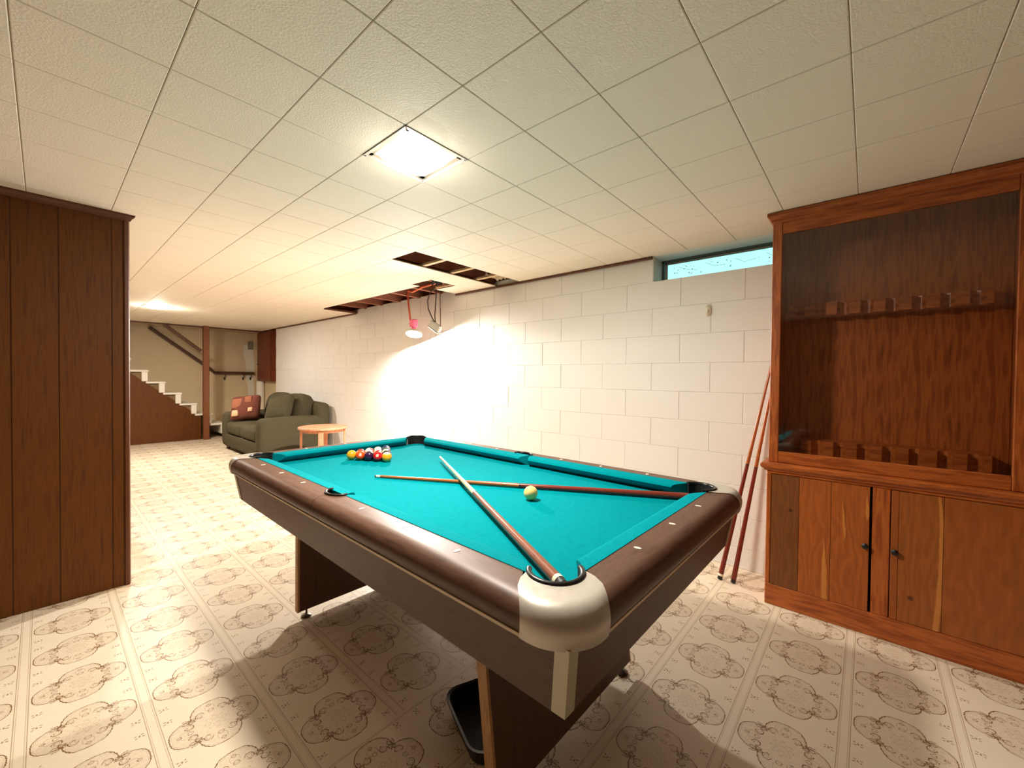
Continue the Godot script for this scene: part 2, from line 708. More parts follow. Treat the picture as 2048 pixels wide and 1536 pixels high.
# ---------------------------------------------------------------- ceiling
func tile_mesh(w: float, d: float) -> ArrayMesh:
	# face down at y = 0, bevelled edge, brown fibre tongue showing in the joint
	var g := G.new()
	var e := 0.0007
	var b := 0.0024
	var x0 := w / 2 - e - b
	var z0 := d / 2 - e - b
	var x1 := w / 2 - e
	var z1 := d / 2 - e
	var lo := [Vector3(-x0, 0, -z0), Vector3(x0, 0, -z0), Vector3(x0, 0, z0), Vector3(-x0, 0, z0)]
	var hi := [Vector3(-x1, 0.002, -z1), Vector3(x1, 0.002, -z1), Vector3(x1, 0.002, z1), Vector3(-x1, 0.002, z1)]
	var up := Vector3(0, 0.2, 0)
	g.face(lo, up)
	for k in 4:
		g.face([lo[k], lo[(k + 1) % 4], hi[(k + 1) % 4], hi[k]], up)
	var r := G.new()
	var top := [Vector3(-x1, 0.004, -z1), Vector3(x1, 0.004, -z1), Vector3(x1, 0.004, z1), Vector3(-x1, 0.004, z1)]
	var rim := [Vector3(-w / 2, 0.004, -d / 2), Vector3(w / 2, 0.004, -d / 2), Vector3(w / 2, 0.004, d / 2), Vector3(-w / 2, 0.004, d / 2)]
	var back := []
	for p in rim:
		back.append(p + Vector3(0, 0.006, 0))
	for k in 4:
		r.face([hi[k], hi[(k + 1) % 4], top[(k + 1) % 4], top[k]], up)
		r.quad(top[k], top[(k + 1) % 4], rim[(k + 1) % 4], rim[k])
		r.face([rim[k], rim[(k + 1) % 4], back[(k + 1) % 4], back[k]], Vector3(0, 0.009, 0))
	r.face(back, Vector3.ZERO)
	return mesh_of([g, r], [M.tile, M.fibre])


func build_ceiling() -> void:
	var ce := struct("ceiling")
	var full := tile_mesh(TILE, TILE)
	var wall_d := (TZ - 7 * TILE) - WALL_Z
	var border := tile_mesh(TILE, wall_d)
	var cut_d := 0.098
	var cut := tile_mesh(TILE, cut_d)
	var list := []
	for i in range(-28, 10):
		for j in range(-9, 8):
			var x := TX + (i + 0.5) * TILE
			var z := TZ - (j + 0.5) * TILE
			var m := full
			if j == 7:
				m = border
				z = (TZ - 7 * TILE + WALL_Z) / 2.0
			if i == -6 and j >= 4:
				continue                                   # the four missing tiles
			if i == -8 and j == 6:
				continue                                   # torn out beside the flex
			if i >= -15 and i <= -9 and j == 7:
				continue                                   # opened along the wall
			if i >= -15 and i <= -9 and j == 6:
				m = cut
				z = TZ - 6 * TILE - cut_d / 2.0
			if i == -2 and j == 1 or i == -21 and j == 1:
				continue                                   # lamp openings
			var p := Vector3(x, TOP, z)
			var s := to_screen(p)
			var seen := 0.0
			if s.z > 0.05 and s.x > -60 and s.x < 2108 and s.y > -60 and s.y < 900 and not (s.x < 258 and x < -3.3):
				seen = TILE * TILE / (s.z * s.z) * absf(p.y - EYE) / p.distance_to(Vector3(0, EYE, 0))
			list.append([seen, p, m])
	list.sort_custom(func(a, b): return a[0] > b[0])
	var rest := SurfaceTool.new()
	var rest2 := SurfaceTool.new()
	for k in list.size():
		if k < 296 and list[k][0] > 0.0:
			var o := put(ce, "ceiling_tile", list[k][2])
			o.position = list[k][1]
		else:
			rest.append_from(list[k][2], 0, Transform3D(Basis(), list[k][1]))
			rest2.append_from(list[k][2], 1, Transform3D(Basis(), list[k][1]))
	var am := rest.commit()
	rest2.commit(am)
	am.surface_set_material(0, M.tile)
	am.surface_set_material(1, M.fibre)
	put(ce, "ceiling_tiles_beyond", am).set_meta("kind", "stuff")
	# joists run at right angles to the block wall, furring strips along it
	var x := -9.4
	while x < RIGHT_X:
		var g := G.new()
		g.grain = 2
		g.off = Vector2(x, x * 3.1)
		g.bb(Vector3(x - 0.02, TOP + 0.032, WALL_Z - 0.12), Vector3(x + 0.02, TOP + 0.225, NEAR_Z), 0.003)
		part(ce, "joist", g, M.joist)
		x += 0.41
	for j in range(-8, 8):
		var z := TZ - j * TILE
		var g := G.new()
		g.grain = 0
		g.off = Vector2(j * 0.7, j * 1.3)
		if j == 7:
			g.bb(Vector3(-9.5, TOP + 0.012, z - 0.019), Vector3(-5.6, TOP + 0.031, z + 0.019), 0.002)
			g.bb(Vector3(-3.4, TOP + 0.012, z - 0.019), Vector3(RIGHT_X, TOP + 0.031, z + 0.019), 0.002)
		else:
			g.bb(Vector3(-9.5, TOP + 0.012, z - 0.019), Vector3(RIGHT_X, TOP + 0.031, z + 0.019), 0.002)
		part(ce, "furring_strip", g, M.furring)
	var sf := G.new()
	sf.grain = 0
	sf.bb(Vector3(FAR_X - 0.2, TOP + 0.226, -3.3), Vector3(RIGHT_X + 0.2, TOP + 0.36, NEAR_Z + 0.2))
	part(ce, "subfloor", sf, M.subfloor)
	var sp := G.new()
	sp.grain = 0
	sp.bb(Vector3(-9.5, TOP + 0.046, WALL_Z - 0.24), Vector3(RIGHT_X, TOP + 0.226, WALL_Z - 0.12))
	part(ce, "rim_joist", sp, M.joist)
	var hd := G.new()
	hd.bb(Vector3(-9.56, TOP - 0.002, -3.1), Vector3(-9.5, TOP + 0.226, NEAR_Z))
	part(ce, "stairwell_header", hd, M.plaster)


func to_screen(p: Vector3) -> Vector3:
	var q := cam.transform.affine_inverse() * p
	var f := 768.0 / tan(deg_to_rad(cam.fov / 2.0))
	if q.z > -0.01:
		return Vector3(0, 0, -1)
	return Vector3(1024 + f * q.x / -q.z, 768 - f * q.y / -q.z, -q.z)


# ---------------------------------------------------------------- walls
func build_walls() -> void:
	var w := struct("wall_back")
	var open_x0 := -1.2121
	var open_x1 := -0.4023
	var open_y := 1.941
	var back := G.new()
	var zf := WALL_Z - 0.0032
	var zb := WALL_Z - 0.24
	back.bb(Vector3(-8.67, 0, zb), Vector3(RIGHT_X, open_y, zf))
	back.bb(Vector3(-8.67, open_y, zb), Vector3(open_x0, TOP + 0.05, zf))
	back.bb(Vector3(open_x1, open_y, zb), Vector3(RIGHT_X, TOP + 0.05, zf))
	back.bb(Vector3(open_x0, TOP - 0.001, zb), Vector3(open_x1, TOP + 0.05, zf + 0.01))
	part(w, "mortar", back, M.block)
	rng.seed = 7
	var px := 0.4049
	var py := 0.2011
	var beyond := G.new()
	for k in range(-1, 11):
		var y0 := maxf(0.131 + k * py, 0.0)
		var y1 := minf(0.131 + (k + 1) * py, TOP + 0.045)
		var x := -3.034 - 14 * px + (0.5 * px if k % 2 != 0 else 0.0)
		while x < RIGHT_X:
			var a := maxf(x, -8.67)
			var b := minf(x + px, RIGHT_X)
			x += px
			if b - a < 0.02:
				continue
			if y1 > open_y + 0.01 and b > open_x0 + 0.02 and a < open_x1 - 0.02:
				if y0 > open_y - 0.05:
					continue
			var pro := rng.randf_range(0.0, 0.0014)
			var g := beyond if a > -0.36 else G.new()
			var j := 0.0022
			g.bb(Vector3(a + j, y0 + 0.0004, zf - 0.01), Vector3(b - j, y1 - 0.0004, WALL_Z + pro), 0.0022)
			if a <= -0.36:
				part(w, "block", g, M.block)
	part(w, "blocks_behind_cabinet", beyond, M.block).set_meta("kind", "stuff")
	# the other walls
	var g := G.new()
	g.bb(Vector3(FAR_X - 0.2, 0, -3.3), Vector3(FAR_X, TOP + 0.226, NEAR_Z + 0.2))
	struct_mesh("wall_left", g, M.plaster)
	g = G.new()
	g.bb(Vector3(FAR_X, 0, -3.3), Vector3(-8.67, TOP + 0.226, -3.1))
	struct_mesh("wall_alcove", g, M.plaster)
	g = G.new()
	g.bb(Vector3(RIGHT_X, 0, -3.3), Vector3(RIGHT_X + 0.2, TOP + 0.226, NEAR_Z + 0.2))
	struct_mesh("wall_right", g, M.panel)
	g = G.new()
	g.bb(Vector3(FAR_X, 0, NEAR_Z), Vector3(RIGHT_X, TOP + 0.226, NEAR_Z + 0.2))
	struct_mesh("wall_front", g, M.panel)
	build_partition()
	# brown strips where the block wall meets the ceiling
	var runs := [[-1.215, -3.405], [-5.56, -8.67]]
	for r in runs:
		g = G.new()
		g.grain = 0
		g.bb(Vector3(r[1], TOP - 0.021, WALL_Z + 0.002), Vector3(r[0], TOP - 0.001, WALL_Z + 0.02), 0.003)
		struct_mesh("trim_1" if r[0] > -2 else "trim_2", g, M.trim)
	g = G.new()
	g.grain = 2
	g.bb(Vector3(-9.5, TOP - 0.024, -3.098), Vector3(-9.482, TOP - 0.001, NEAR_Z), 0.003)
	struct_mesh("trim_3", g, M.trim)
	g = G.new()
	g.grain = 2
	g.bb(Vector3(-5.56, TOP - 0.012, WALL_Z + 0.004), Vector3(-5.53, TOP + 0.012, -2.49), 0.002)
	struct_mesh("trim_4", g, M.trim)


func build_partition() -> void:
	var w := struct("wall_partition")
	var g := G.new()
	g.bb(Vector3(-3.33, 0, -0.322), Vector3(-3.216, TOP, NEAR_Z))
	part(w, "core", g, M.panel_trim)
	var cuts := [-0.3016, -0.2523, -0.0523, 0.1075, 0.31, 0.47, 0.67, 0.87, 1.03, 1.23, 1.43, 1.6, 1.8, 2.0, NEAR_Z]
	for k in cuts.size() - 1:
		g = G.new()
		g.off = Vector2(k * 0.37, k * 0.81)
		g.bb(Vector3(-3.222, 0.002, cuts[k] + 0.0018), Vector3(-3.21, TOP - 0.002, cuts[k + 1] - 0.0018), 0.002)
		part(w, "panel_board", g, M.panel)
	g = G.new()
	g.bb(Vector3(-3.335, 0, -0.327), Vector3(-3.202, TOP, -0.3026), 0.005)
	part(w, "corner_strip", g, M.panel_trim)
	# small crown moulding
	g = G.new()
	g.grain = 2
	var prof := [Vector2(-3.21, TOP), Vector2(-3.186, TOP), Vector2(-3.188, TOP - 0.01), Vector2(-3.2, TOP - 0.022), Vector2(-3.206, TOP - 0.034), Vector2(-3.21, TOP - 0.036)]
	var r0 := []
	var r1 := []
	for q in prof:
		r0.append(Vector3(q.x, q.y, -0.327 - (q.x + 3.21)))
		r1.append(Vector3(q.x, q.y, NEAR_Z))
	g.loft([r0, r1])
	part(w, "crown_moulding", g, M.panel_trim)


func build_window() -> void:
	var w := struct("window_1")
	var x0 := -1.2121
	var x1 := -0.4023
	var y0 := 1.941
	var y1 := TOP
	var z := -3.13
	var g := G.new()
	g.bb(Vector3(x0, y1 - 0.017, z - 0.03), Vector3(x1, y1, z), 0.003)
	g.bb(Vector3(x0, y0, z - 0.03), Vector3(x1, y0 + 0.02, z), 0.003)
	g.bb(Vector3(x0, y0, z - 0.03), Vector3(x0 + 0.016, y1, z), 0.003)
	g.bb(Vector3(x1 - 0.016, y0, z - 0.03), Vector3(x1, y1, z), 0.003)
	part(w, "window_frame", g, M.frame)
	g = G.new()
	var s0 := x0 + 0.02
	g.bb(Vector3(s0, y1 - 0.032, z - 0.026), Vector3(x1 - 0.02, y1 - 0.018, z - 0.008), 0.003)
	g.bb(Vector3(s0, y0 + 0.022, z - 0.026), Vector3(x1 - 0.02, y0 + 0.034, z - 0.008), 0.003)
	g.bb(Vector3(s0, y0 + 0.022, z - 0.026), Vector3(s0 + 0.018, y1 - 0.018, z - 0.008), 0.003)
	g.bb(Vector3(x1 - 0.042, y0 + 0.022, z - 0.026), Vector3(x1 - 0.02, y1 - 0.018, z - 0.008), 0.003)
	part(w, "sash", g, M.grey_metal)
	g = G.new()
	g.bb(Vector3(s0, y0 + 0.02, z - 0.019), Vector3(x1 - 0.02, y1 - 0.018, z - 0.015))
	part(w, "pane", g, M.pane)
	# the wall's concrete reveal
	g = G.new()
	g.bb(Vector3(x0 - 0.004, y0 - 0.004, WALL_Z - 0.24), Vector3(x0 + 0.001, TOP, WALL_Z - 0.008))
	g.bb(Vector3(x0, y0 - 0.006, WALL_Z - 0.24), Vector3(x1, y0 + 0.001, WALL_Z - 0.008))
	part(w, "reveal", g, M.sill)
	# leaves and twigs lying against the pane outside
	rng.seed = 19
	for k in 26:
		g = G.new()
		var cx := rng.randf_range(s0 + 0.04, x1 - 0.06)
		var cy := rng.randf_range(y0 + 0.05, y1 - 0.06)
		var r := rng.randf_range(0.002, 0.0055)
		var a := rng.randf() * TAU
		var ring := []
		for e in 7:
			var b := TAU * e / 7.0
			ring.append(Vector3(cx + r * rng.randf_range(0.6, 1.5) * cos(b + a), cy + r * rng.randf_range(0.5, 1.0) * sin(b + a), z - 0.021))
		var ring2 := []
		for p in ring:
			ring2.append(p - Vector3(0, 0, 0.002))
		g.loft([ring, ring2])
		part(w, "leaf", g, M.leaf)
	for k in 4:
		g = G.new()
		var cx := lerpf(s0 + 0.1, x1 - 0.12, k / 3.0)
		g.tube([Vector3(cx, y1 - 0.06, z - 0.021), Vector3(cx + 0.06, y1 - 0.085 - 0.006 * k, z - 0.021), Vector3(cx + 0.13, y1 - 0.1 + 0.008 * k, z - 0.021)], 0.0012, 5)
		part(w, "twig", g, M.leaf)


# ---------------------------------------------------------------- pool table
const TBL := Vector3(-1.518, 0, -1.289)
const TBL_TURN := -0.0125
const HX := 0.975            # half the length between cushion noses
const HZ := 0.4885
const BED := 0.722


func rail_section(o_in: float) -> Array:
	return [[o_in, 0.775], [0.122, 0.775], [0.134, 0.7735], [0.145, 0.769], [0.154, 0.761], [0.161, 0.750], [0.1645, 0.737], [0.164, 0.724], [0.159, 0.711], [0.150, 0.702], [0.128, 0.697], [o_in, 0.697]]


func side_point(side: int, s: float, o: float, y: float) -> Vector3:
	# a point on side 0 (+z), 1 (+x), 2 (-z), 3 (-x): s runs along the side, o outwards from the cushion nose
	match side:
		0: return Vector3(s, y, HZ + o)
		1: return Vector3(HX + o, y, s)
		2: return Vector3(s, y, -HZ - o)
	return Vector3(-HX - o, y, s)


func build_rail(t: Node3D, side: int, s0: float, s1: float, pocket_at0: bool, pocket_at1: bool) -> void:
	# brown moulding with a cloth cushion and three sights; a side pocket bites into the end at s = 0
	var g := G.new()
	g.grain = 0 if side % 2 == 0 else 2
	var rings := []
	var stations := []
	for k in 25:
		stations.append(lerpf(s0, s1, k / 24.0))
	if pocket_at0 or pocket_at1:
		stations = []
		var far := s1 if pocket_at0 else s0
		for k in 13:
			stations.append(0.001 * signf(far) + 0.06 * signf(far) * k / 12.0)
		for k in 8:
			stations.append(lerpf(0.061 * signf(far), far, (k + 1) / 8.0))
	for s in stations:
		var o_in := 0.062
		if pocket_at0 or pocket_at1:
			o_in = 0.062 + sqrt(maxf(0.0, 0.056 * 0.056 - s * s)) * 0.72
		var ring := []
		for p in rail_section(o_in):
			# ends at a corner run slantwise to meet the casting
			var slant: float = maxf(p[0] - 0.095, -0.014)
			var f0: float = clampf(1.0 - absf(s - s0) / 0.2, 0.0, 1.0) if not pocket_at0 else 0.0
			var f1: float = clampf(1.0 - absf(s - s1) / 0.2, 0.0, 1.0) if not pocket_at1 else 0.0
			ring.append(side_point(side, s + slant * (f1 - f0) * signf(s1 - s0), p[0], p[1]))
		rings.append(ring)
	g.loft(rings)
	var rail := part(t, "rail", g.smooth(42), M.laminate)
	# cushion
	var c := G.new()
	var sec := [[0.062, 0.7765], [0.020, 0.7715], [0.006, 0.767], [0.0, 0.759], [0.004, 0.750], [0.022, 0.738], [0.040, 0.724], [0.062, 0.716]]
	rings = []
	var e0 := _cushion_end(s0, pocket_at0)
	var e1 := _cushion_end(s1, pocket_at1)
	for k in 9:
		var ring := []
		for p in sec:
			var q: float = 1.0 - p[0] / 0.062
			var a: float = e0.x + signf(s1 - s0) * e0.y * q
			var b: float = e1.x - signf(s1 - s0) * e1.y * q
			ring.append(side_point(side, lerpf(a, b, k / 8.0), p[0], p[1]))
		rings.append(ring)
	c.loft(rings)
	part(rail, "cushion", c.smooth(50), M.felt)
	# sights, inlaid ovals
	var xs := [-0.735, -0.49, -0.245] if s0 < -0.5 and absf(s1) < 0.1 else [0.245, 0.49, 0.735]
	if side % 2 == 1:
		xs = [-0.245, 0.0, 0.245]
	for x in xs:
		var d := G.new()
		var bot := []
		var top := []
		for k in 14:
			var a := TAU * k / 14.0
			var along := 0.0062 * cos(a)
			var across := 0.0105 * sin(a)
			var o := 0.094 + across
			bot.append(side_point(side, x + along, o, 0.7735))
			top.append(side_point(side, x + along, o, 0.7758))
		d.loft([bot, top])
		part(rail, "sight", d, M.sight)


func _cushion_end(s: float, at_side_pocket: bool) -> Vector2:
	# where the cushion's back edge ends, and how much shorter its nose is
	if at_side_pocket:
		return Vector2(0.05 * (1.0 if s >= 0.0 else -1.0), 0.034)
	return Vector2(s - 0.008 * signf(s), 0.056)


func corner(sx: float, sz: float, p: Vector2, y: float) -> Vector3:
	return Vector3(sx * (HX + p.x), y, sz * (HZ + p.y))


func build_corner(t: Node3D, sx: float, sz: float) -> void:
	# metal casting round the corner, black rubber pocket rim and liner, angle guard below
	var outer := 0.1665
	var r := 0.115
	var cc := Vector2(outer - r, outer - r)
	var ctr := Vector2(0.015, 0.015)
	var path := []
	for k in 3:
		path.append([Vector2(lerpf(0.036, cc.x, k / 3.0), outer)])
	for k in 19:
		var a := deg_to_rad(lerpf(90.0, 0.0, k / 18.0))
		path.append([cc + Vector2(cos(a), sin(a)) * r])
	for k in 3:
		path.append([Vector2(outer, lerpf(cc.y, 0.036, (k + 1) / 3.0))])
	var rings := []
	for k in path.size():
		var s := float(k) / (path.size() - 1)
		var a := deg_to_rad(lerpf(142.0, -52.0, s))
		var q: Vector2 = ctr + Vector2(cos(a), sin(a)) * 0.064
		var p: Vector2 = path[k][0]
		var ring := [corner(sx, sz, q, 0.778)]
		# the casting's sides run parallel to the corner's diagonal
		var w := Vector2.ONE * lerpf(0.7071, 1.0, 4.0 * (s - 0.5) * (s - 0.5))
		if k == 0:
			q = Vector2(-0.044, 0.062)
		elif k == path.size() - 1:
			q = Vector2(0.062, -0.044)
		var m := p + w * (0.122 - outer)
		ring.append(corner(sx, sz, q.lerp(m, 0.5), 0.778))
		for e in [[0.122, 0.778], [0.135, 0.7765], [0.147, 0.772], [0.1565, 0.763], [0.163, 0.752], [0.1665, 0.740], [0.1665, 0.727], [0.1645, 0.715], [0.162, 0.707], [0.1585, 0.696], [0.150, 0.696], [0.13, 0.704]]:
			ring.append(corner(sx, sz, p + w * (e[0] - outer), e[1]))
		ring.append(corner(sx, sz, q, 0.70))
		rings.append(ring)
	var g := G.new()
	g.loft(rings)
	var cap := part(t, "corner_cap", g.smooth(42), M.cap_metal, "brushed metal corner casting round the pocket")
	# rim
	var rim := []
	for k in 25:
		var a := deg_to_rad(lerpf(150.0, -60.0, k / 24.0))
		rim.append(corner(sx, sz, ctr + Vector2(cos(a), sin(a)) * 0.0625, 0.777))
	g = G.new()
	g.tube(rim, 0.0075, 8)
	part(cap, "pocket_rim", g.smooth(60), M.rubber, "black rubber pocket rim")
	var inner := []
	for k in 25:
		var a := deg_to_rad(lerpf(150.0, -60.0, k / 24.0))
		var d := Vector2(cos(a), sin(a))
		inner.append([corner(sx, sz, ctr + d * 0.056, 0.774), corner(sx, sz, ctr + d * 0.063, 0.774), corner(sx, sz, ctr + d * 0.063, BED - 0.06), corner(sx, sz, ctr + d * 0.056, BED - 0.06)])
	g = G.new()
	g.loft(inner)
	part(cap, "pocket_liner", g.smooth(30), M.pocket)
	# angle guard on the apron corner
	g = G.new()
	for axis in 2:
		var ring0 := []
		var ring1 := []
		for e in [[0.1285, 0.701, ring0], [0.102, 0.538, ring1]]:
			var o: float = e[0] + 0.0012
			var y: float = e[1]
			var out: Array = e[2]
			var w := 0.032
			for q in [[o + 0.002, o + 0.002], [o + 0.002, o - w], [o - 0.001, o - w], [o - 0.001, o - 0.001]]:
				var c2 := Vector2(q[0], q[1]) if axis == 0 else Vector2(q[1], q[0])
				out.append(corner(sx, sz, c2, y))
		g.loft([ring0, ring1])
	part(t, "corner_guard", g, M.guard_metal, "pale metal angle strip down the apron corner")


func build_table() -> void:
	var t := thing("pool_table", "pool table with teal cloth, brown moulded rails and metal corner caps", "pool table", TBL, TBL_TURN)
	var g := G.new()
	# bed cloth, cut round the pockets
	var cloth := PackedVector2Array()
	for q in [[1, 1], [-1, 1], [-1, -1], [1, -1]]:
		var c := Vector2(q[0] * (HX + 0.05), q[1] * (HZ + 0.05))
		var cut := 0.028
		var a0 := c - Vector2(0, q[1] * cut)
		var a1 := c - Vector2(q[0] * cut, 0)
		if q[0] * q[1] > 0:
			cloth.append(a0)
			cloth.append(a1)
		else:
			cloth.append(a1)
			cloth.append(a0)
	g.prism(cloth, BED - 0.02, BED)
	part(t, "bed_cloth", g, M.felt, "teal green wool bed cloth")
	g = G.new()
	g.bb(Vector3(-HX - 0.1, 0.60, -HZ - 0.1), Vector3(HX + 0.1, BED - 0.021, HZ + 0.1))
	part(t, "bed_slab", g, M.laminate)
	# rails: two per long side, one per short side
	var cx := HX - 0.03
	build_rail(t, 0, -cx, 0.0, false, true)
	build_rail(t, 0, 0.0, cx, true, false)
	build_rail(t, 2, -cx, 0.0, false, true)
	build_rail(t, 2, 0.0, cx, true, false)
	var cz := HZ - 0.03
	build_rail(t, 1, -cz, cz, false, false)
	build_rail(t, 3, -cz, cz, false, false)
	for sx in [1.0, -1.0]:
		for sz in [1.0, -1.0]:
			build_corner(t, sx, sz)
	# side pockets
	for sz in [1.0, -1.0]:
		var rim := []
		var wall := []
		for k in 17:
			var a := lerpf(PI + 0.15, -0.15, k / 16.0)
			var x := 0.057 * cos(a)
			var o := 0.060 + 0.041 * maxf(sin(a), -0.2)
			rim.append(Vector3(x, 0.777, sz * (HZ + o)))
			wall.append([Vector3(x * 0.94, 0.774, sz * (HZ + o - 0.003)), Vector3(x, 0.774, sz * (HZ + o)), Vector3(x, BED - 0.06, sz * (HZ + o)), Vector3(x * 0.94, BED - 0.06, sz * (HZ + o - 0.003))])
		g = G.new()
		g.tube(rim, 0.0062, 8)
		var p := part(t, "side_pocket", g.smooth(60), M.rubber, "black rubber side pocket rim")
		g = G.new()
		g.loft(wall)
		g.bb(Vector3(-0.045, BED - 0.058, sz * (HZ + 0.056) - 0.02), Vector3(0.045, BED + 0.0012, sz * (HZ + 0.056) + 0.02), 0.002)
		part(p, "pocket_liner", g, M.pocket)
	# apron boards lean inwards; a pale strip runs along their top
	var o0 := 0.128
	var o1 := 0.102
	for side in 4:
		var hs := (HX if side % 2 == 0 else HZ)
		g = G.new()
		g.grain = 0 if side % 2 == 0 else 2
		var a := []
		var b := []
		for e in [[-1.0, a], [1.0, b]]:
			var sg: float = e[0]
			for q in [[o0, 0.692], [o1, 0.535], [o1 - 0.02, 0.535], [o0 - 0.02, 0.692]]:
				e[1].append(side_point(side, sg * (hs + q[0]), q[0], q[1]))
		g.loft([a, b])
		part(t, "apron", g, M.laminate)
		g = G.new()
		a = []
		b = []
		for e in [[-1.0, a], [1.0, b]]:
			var sg: float = e[0]
			for q in [[0.1535, 0.7005], [0.1535, 0.6935], [o0 - 0.01, 0.6905], [o0 - 0.01, 0.697]]:
				e[1].append(side_point(side, sg * (hs + 0.05), q[0], q[1]))
		g.loft([a, b])
		part(t, "apron_strip", g, M.trim_strip, "thin pale strip under the rail")
	# two wide panel legs on levelling feet
	for k in 2:
		var top_x := -0.607 if k == 0 else 0.69
		var low_x := -0.607 if k == 0 else 0.764
		var z0 := 0.470
		var z1 := -0.325
		var th := 0.044
		g = G.new()
		var ra := []
		var rb := []
		for e in [[0.60, top_x, ra], [0.045, low_x, rb]]:
			var y: float = e[0]
			var x: float = e[1]
			var out: Array = e[2]
			out.append(Vector3(x - th / 2, y, z0 - 0.003))
			out.append(Vector3(x + th / 2, y, z0 - 0.003))
			out.append(Vector3(x + th / 2, y, z1 + 0.003))
			out.append(Vector3(x - th / 2, y, z1 + 0.003))
		g.loft([ra, rb])
		var leg := part(t, "leg_panel", g, M.laminate)
		for zz in [z0, z1]:
			var sg := 1.0 if zz == z0 else -1.0
			g = G.new()
			ra = []
			rb = []
			for e in [[0.60, top_x, ra], [0.043, low_x, rb]]:
				var y: float = e[0]
				var x: float = e[1]
				var out: Array = e[2]
				for q in [[-0.5, -0.004], [-0.5, 0.0], [-0.18, 0.006], [0.5, 0.006], [0.5, -0.004]]:
					out.append(Vector3(x + th * q[0], y, zz + sg * q[1]))
			g.loft([ra, rb])
			part(leg, "edge_band", g, M.edge_wood, "pale wooden edge band")
		for zz in [z0 - 0.045, z1 + 0.03]:
			g = G.new()
			g.lathe([[0.005, 0.0], [0.005, 0.036]], Vector3.UP, Vector3(low_x, 0.012, zz), 8)
			g.lathe([[0.024, 0.0], [0.024, 0.006], [0.012, 0.013]], Vector3.UP, Vector3(low_x, 0.0005, zz), 14)
			part(leg, "levelling_foot", g.smooth(35), M.steel)


# ---------------------------------------------------------------- balls and cues
const DIGITS := ["111101101101111", "010110010010111", "111001111100111", "111001111001111", "101101111001001", "111100111001111", "111100111101111", "111001001010010", "111101111101111", "111101111001111"]


func ball_texture(col: Color, striped: bool, num: int) -> ImageTexture:
	var w := 256
	var h := 128
	var im := Image.create(w, h, false, Image.FORMAT_RGB8)
	var ivory := Color8(238, 224, 196)
	var txt := str(num)
	for y in h:
		for x in w:
			var lat := ((y + 0.5) / h - 0.5) * 180.0
			var c := ivory if striped and absf(lat) > 42.0 else col
			for side in [64, 192]:
				var dx: float = (x - side) * 360.0 / w
				var dy := lat
				if dx * dx + dy * dy < 15.5 * 15.5:
					c = ivory
					var cell := 3.3
					var wid := txt.length() * 4 - 1
					var cx := floori(dx / cell + wid / 2.0)
					var cy := floori(-dy / cell + 2.5)
					if cx >= 0 and cx < wid and cy >= 0 and cy < 5 and cx % 4 < 3:
						if DIGITS[int(txt[cx / 4])][cy * 3 + cx % 4] == "1":
							c = Color8(24, 20, 20)
			im.set_pixel(x, y, c)
	return ImageTexture.create_from_image(im)


func ball_mesh(r: float) -> ArrayMesh:
	# u runs round y, the number sits where u = 1/4, that is towards +z
	var g := G.new()
	var nu := 32
	var nv := 18
	var at := func(i: int, j: int) -> Vector3:
		var lon := TAU * i / nu
		var lat := PI * (float(j) / nv - 0.5)
		return Vector3(cos(lon) * cos(lat), sin(lat), sin(lon) * cos(lat)) * r
	for j in nv:
		for i in nu:
			var u0 := float(i) / nu
			var u1 := float(i + 1) / nu
			var v0 := float(j) / nv
			var v1 := float(j + 1) / nv
			var a: Vector3 = at.call(i, j)
			var b: Vector3 = at.call(i + 1, j)
			var c: Vector3 = at.call(i + 1, j + 1)
			var d: Vector3 = at.call(i, j + 1)
			g.tri_uv(a, c, b, Vector2(u0, v0), Vector2(u1, v1), Vector2(u1, v0))
			g.tri_uv(a, d, c, Vector2(u0, v0), Vector2(u0, v1), Vector2(u1, v1))
	for i in g.v.size():
		g.n[i] = g.v[i].normalized()
	return mesh_of([g], [M.cue_ball])


